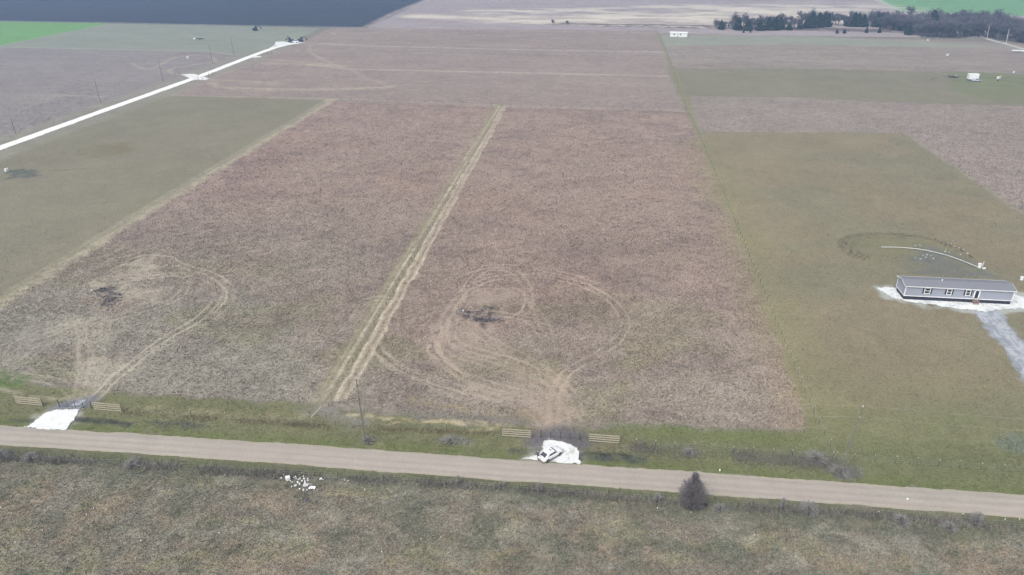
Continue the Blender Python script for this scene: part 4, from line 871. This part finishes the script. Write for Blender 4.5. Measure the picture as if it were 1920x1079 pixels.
for (cx, cy, w_, d_, m, lb) in ((1012, 425, .85, .7, 'greylit', 'grey white sheet in the middle of the dumped litter heap'), (1175, 495, .95, .55, 'litter', 'white crumpled sheet at the lower right of the dumped litter heap'), (1395, 265, .32, .5, 'litter', 'white lump lying alone right of the dumped litter heap')):
    b = MB(); rr = random.Random(int(cx)); nx, ny = 7, 5; vs = [((i/(nx-1)-.5)*w_, (j/(ny-1)-.5)*d_, .1+rr.uniform(0, .16)) for j in range(ny) for i in range(nx)]
    b.add(vs, [(j*nx+i, j*nx+i+1, (j+1)*nx+i+1, (j+1)*nx+i) for j in range(ny-1) for i in range(nx-1)]); o = b.build('litter_sheet', M[m]); o.location = G(500+cx/13.714, 880+cy/13.714); sd = o.modifiers.new('thick', 'SOLIDIFY'); sd.thickness = .02; tag(o, lb, 'litter sheet')
slab('litter_piece', 573, 939, .3, .25, .12, M['blue'], 'small blue scrap of cloth in the pasture below the litter heap', 'litter', None, .4, 77)
for k, (x, y) in enumerate(((646, 902), (653, 903), (684, 920), (760, 926), (640, 939), (497, 882), (137, 919), (176, 954), (163, 966), (265, 1015), (80, 996), (29, 1018), (411, 1001), (422, 892), (458, 893), (827, 1009), (716, 1036), (790, 1012), (1233, 954), (1296, 962), (1414, 1004), (1805, 965), (1884, 975), (1911, 975), (1648, 961), (2, 953))):
    slab('litter_piece', x, y, .17, .13, .08, M['litter'], 'white scrap lying alone in the rough pasture grass', 'litter', 'lone white scraps in the pasture', .3, 200+k)
slab('litter_piece', 1701, 937, .4, .22, .1, M['litter'], 'white scrap lying on the right part of the dirt road', 'litter', None, .1, 300)
slab('litter_piece', 1349.5, 884, .28, .25, .2, M['litter'], 'white scrap on the green verge above the big dark bush', 'litter', None, .1, 301)
# leaning board at the fence corner
b = MB(); b.box((0, 0, 0), (2.6, .14, .1)); o = b.build('board', M['plank']); o.location = (G(593.5, 778))+Vector((0, 0, .5)); o.rotation_euler = (0, R(-22), R(62)); tag(o, 'pale board leaning at the fence corner below the mown strip', 'board')

# ------------------------------------------------------------ septic risers, pipe, small things in the lots
def riser(px, py, s, label, m='whitem', h=.6):
    t = empty('septic_riser', G(px, py)); tag(t, label, 'septic riser', 'septic risers in the lots'); b = MB(); b.tube((0, 0, 0), (0, 0, h*s), .3*s, n=12); b.build('riser', M[m], t); b = MB(); b.tube((0, 0, h*s), (0, 0, h*s+.06), .34*s, n=12); b.build('lid', M[m], t)
    b = MB(); b.tube((.5*s, 0, 0), (.5*s, 0, h*s*1.7), .05*s, n=6); b.build('pipe', M[m], t)
riser(172, 546, .5, 'small white riser beside the dark soil patch in the left brown lot'); riser(868.5, 584, .45, 'small white riser at the dark soil patch in the middle brown lot'); riser(12, 322, 1.5, 'white riser by the dark puddle at the left edge')
riser(352, 110, 2.0, 'white riser in the faint loop left of the white gravel road'); riser(1871, 149, 2.2, 'white riser right of the white box trailer in the far field'); riser(1915, 525, 1.2, 'white riser at the right edge behind the mobile home'); riser(1776, 105, 1.6, 'white riser in the far brown grass above the box trailer'); riser(1900, 137, 1.4, 'white riser at the far right edge above the box trailer'); riser(1739, 77, 1.5, 'white riser before the bare wood')
riser(1836, 502, 1.4, 'white riser at the end of the long white pipe behind the mobile home', h=.7)
slab('litter_piece', 1845, 505, 1.2, .5, .2, M['litter'], 'flat white slab beside the riser behind the mobile home', 'slab', None, .1, 400)
P = smooth_line(W([(1652, 464), (1690, 465), (1730, 469), (1770, 478), (1800, 488), (1832, 501)]), 6); b = MB()
for a, c in zip(P[:-1], P[1:]): b.tube((a[0], a[1], .08), (c[0], c[1], .08), .07, n=6, cap=False)
tag(b.build('pipe', M['whitem']), 'long curved white pipe lying on the mown lot behind the mobile home', 'pipe')
rr = random.Random(9)
for k, (x, y) in enumerate(((1716, 462), (1725, 461), (1776, 457), (1784, 459), (1790, 463), (1798, 466), (1806, 469), (1814, 476), (1773, 469), (1772, 473), (1780, 474), (1801, 478), (1814, 477), (1738, 479), (1745, 481), (1716, 485), (1726, 487), (1736, 484), (1750, 486), (1730, 480))):
    slab('pale_stone', x, y, rr.uniform(.35, .8), rr.uniform(.25, .5), .08, M['greylit'], 'pale rubble stone on the wet soil behind the mobile home', 'stone', 'pale rubble behind the mobile home', .1, 500+k)

rr = random.Random(21)
for nm, cx, cy, ax, ay, n in (('middle', 902, 594, 38, 15, 16), ('left', 204, 554, 30, 13, 10)):
    for k in range(n):
        slab('soil_clod', cx+rr.gauss(0, .5)*ax, cy+rr.gauss(0, .5)*ay, rr.uniform(.2, .6), rr.uniform(.12, .3), rr.uniform(.06, .18), M['bark' if k % 2 else 'weed'], 'dark clod of dug soil on the bare patch of the %s brown lot' % nm, 'clod', 'soil clods of the %s lot' % nm, .4, 700+k)
# far white building, box trailer, flat trailer, machines
def long_house(a, b_, wd, ht, label):
    u_, n_ = frame_from(a, b_); L = (b_-a).length; t = empty('long_building', a, math.atan2(u_.y, u_.x)); tag(t, label, 'building')
    m_ = MB(); m_.box((L/2, wd/2, ht/2), (L, wd, ht)); m_.build('wall', M['trim'], t)
    m_ = MB(); m_.add([(-.3, -.3, ht), (L+.3, -.3, ht), (L+.3, wd/2, ht+.7), (-.3, wd/2, ht+.7), (-.3, wd+.3, ht), (L+.3, wd+.3, ht)], [(0, 1, 2, 3), (3, 2, 5, 4), (0, 3, 4), (1, 5, 2), (0, 4, 5, 1)]); m_.build('roof', M['shingle'] if wd > 90 else M['whitem'], t)
    for f in (.25, .62): m_ = MB(); m_.box((L*f, -.03, ht*.6), (1.1, .05, .9)); m_.build('window', M['glass'], t)
    m_ = MB(); m_.box((L*.45, -.03, ht*.42), (.95, .05, 2.0)); m_.build('door', M['greylit'], t)
long_house(G(1256, 69), G(1288, 70), 4.5, 2.7, 'low white building at the far end of the long fence')
tl = empty('box_trailer', G(1815, 152), R(2)); tag(tl, 'tall white box trailer parked in the far right field', 'trailer')
b = MB(); b.box((2.6, 1.2, 2.2), (5.2, 2.4, 2.9)); b.build('body', M['whitem'], tl, bevel=.12); b = MB(); b.box((2.6, 1.2, .68), (5.0, 2.0, .14)); b.build('chassis', M['black'], tl)
for x in (2.0, 3.0): b = MB(); b.tube((x, .0, .4), (x, 2.4, .4), .4, n=14); b.build('wheel', M['tyre'], tl)
b = MB(); b.tube((5.2, 1.2, .6), (6.4, 1.2, .6), .08); b.build('hitch', M['black'], tl)
tl = empty('flat_trailer', G(1778, 146), R(-4)); tag(tl, 'low dark flat trailer left of the white box trailer', 'trailer')
b = MB(); b.box((2.8, 1, .6), (5, 2, .16)); b.build('deck', M['machine'], tl); b = MB(); [b.tube((x, 0, .35), (x, 2, .35), .35, n=12) for x in (2.8, 3.7)]; b.build('wheel', M['tyre'], tl)
b = MB(); [b.box((x, 1, 1.0), (.12, 1.9, .9)) for x in (3.6, 4.4)]; b.build('load', M['greylit'], tl)
dog = empty('barrel', G(1871, 152)); tag(dog, 'small dark barrel in front of the white riser in the far field', 'barrel'); b = MB(); b.tube((0, 0, 0), (0, 0, .9), .35, n=10); b.build('drum', M['machine'], dog); b = MB(); b.tube((0, 0, .9), (0, 0, .95), .37, n=10); b.build('lid', M['black'], dog)
def excavator(loc, rz, label):
    t = empty('excavator', loc, rz); tag(t, label, 'excavator', 'dark machines at the end of the white road')
    for d in (-1, 1): b = MB(); b.prism([(-1.7, .1), (1.7, .1), (2.0, .5), (1.7, .95), (-1.7, .95), (-2.0, .5)], d*1.0-.25, d*1.0+.25); b.build('track', M['tyre'], t)
    b = MB(); b.box((-.4, 0, 1.6), (3.0, 2.3, 1.1)); b.build('body', M['machine'], t, bevel=.1); b = MB(); b.box((.6, .6, 2.6), (1.3, 1.0, 1.4)); b.build('cab', M['glass'], t, bevel=.06)
    b = MB(); b.tube((1.0, -.3, 1.8), (2.6, -.3, 4.0), .25, .2); b.tube((2.6, -.3, 4.0), (4.2, -.3, 2.2), .18, .14); b.build('boom', M['machine'], t); b = MB(); b.prism([(3.9, 2.3), (4.5, 2.2), (4.6, 1.4), (3.8, 1.3)], -.8, .2); b.build('bucket', M['machine'], t)
excavator(G(546, 80), R(160), 'dark excavator left of the white pickup at the end of the white road'); excavator(G(564, 79), R(20), 'dark excavator right of the white pickup at the end of the white road')
def pickup(loc, rz, label):
    t = empty('pickup_truck', loc, rz); tag(t, label, 'pickup truck'); b = MB(); b.prism([(-2.8, .45), (2.7, .45), (2.75, .9), (2.6, 1.15), (1.2, 1.25), (-2.8, 1.25)], -.95, .95); b.build('body', M['paint'], t, bevel=.06)
    b = MB(); b.prism([(-.7, 1.25), (1.2, 1.25), (.5, 1.85), (-.5, 1.85)], -.82, .82); b.build('cab', M['carglass'], t); b = MB(); b.box((0, 0, 1.88), (1.1, 1.6, .06)); b.build('roof', M['paint'], t); b = MB(); b.box((-1.8, 0, 1.26), (1.8, 1.6, .03)); b.build('bed', M['machine'], t)
    for x in (-1.8, 1.8):
        for d in (-1, 1): b = MB(); b.tube((x, d*.72, .42), (x, d*.98, .42), .42, n=14); b.build('wheel', M['tyre'], t)
pickup(G(554, 80.5), R(-15), 'white pickup truck between two dark excavators at the end of the white road')
excavator(G(479, 58), R(40), 'small dark excavator alone in the pale green field by the dark ploughed land')
t = empty('flat_trailer', G(370, 74), R(3)); tag(t, 'small dark flat trailer with a white box in the pale green field', 'trailer'); b = MB(); b.box((2, 0, .5), (6, 1.6, .2)); b.build('deck', M['machine'], t); b = MB(); b.box((-2, 0, .5), (1.6, 1, .9)); b.build('load', M['whitem'], t)
b = MB(); [b.tube((x, -.8, .35), (x, .8, .35), .35, n=10) for x in (1.5, 2.5)]; b.build('wheel', M['tyre'], t)
t = empty('flat_trailer', G(1905, 98), R(-8)); tag(t, 'white low trailer at the right edge beside the far pale track', 'trailer'); b = MB(); b.box((2, 0, .9), (9, 2.2, .6)); b.build('body', M['whitem'], t, bevel=.08); b = MB(); [b.tube((x, -1, .35), (x, 1, .35), .35, n=10) for x in (1, 2.5)]; b.build('wheel', M['tyre'], t)
# gate posts at the white road
for k, pts in enumerate(([(329, 142), (336, 141.5)], [(372, 152), (380, 152)], [(392, 144), (399, 143)], [(502, 104), (510, 103)])):
    fence(pts, 'short post pair beside the white gravel road, number %s from the near end' % ('one two three four'.split()[k]), gap=2.2, cap=False, h=2.2, r=.1)
# ------------------------------------------------------------ air
hz = MB(); hz.box((0, 2200, 39.5), (9000, 7000, 83)); hm = bpy.data.materials.new('haze'); hm.use_nodes = True; t = hm.node_tree; t.nodes.remove(t.nodes['Principled BSDF'])
vp = t.nodes.new('ShaderNodeVolumePrincipled'); vp.inputs['Color'].default_value = (.42, .66, 1, 1); vp.inputs['Density'].default_value = .00045; vp.inputs['Anisotropy'].default_value = .1
t.links.new(vp.outputs[0], t.nodes['Material Output'].inputs['Volume']); o = hz.build('haze', hm); tag(o, 'pale blue air haze over the fields', 'haze', kind='stuff')
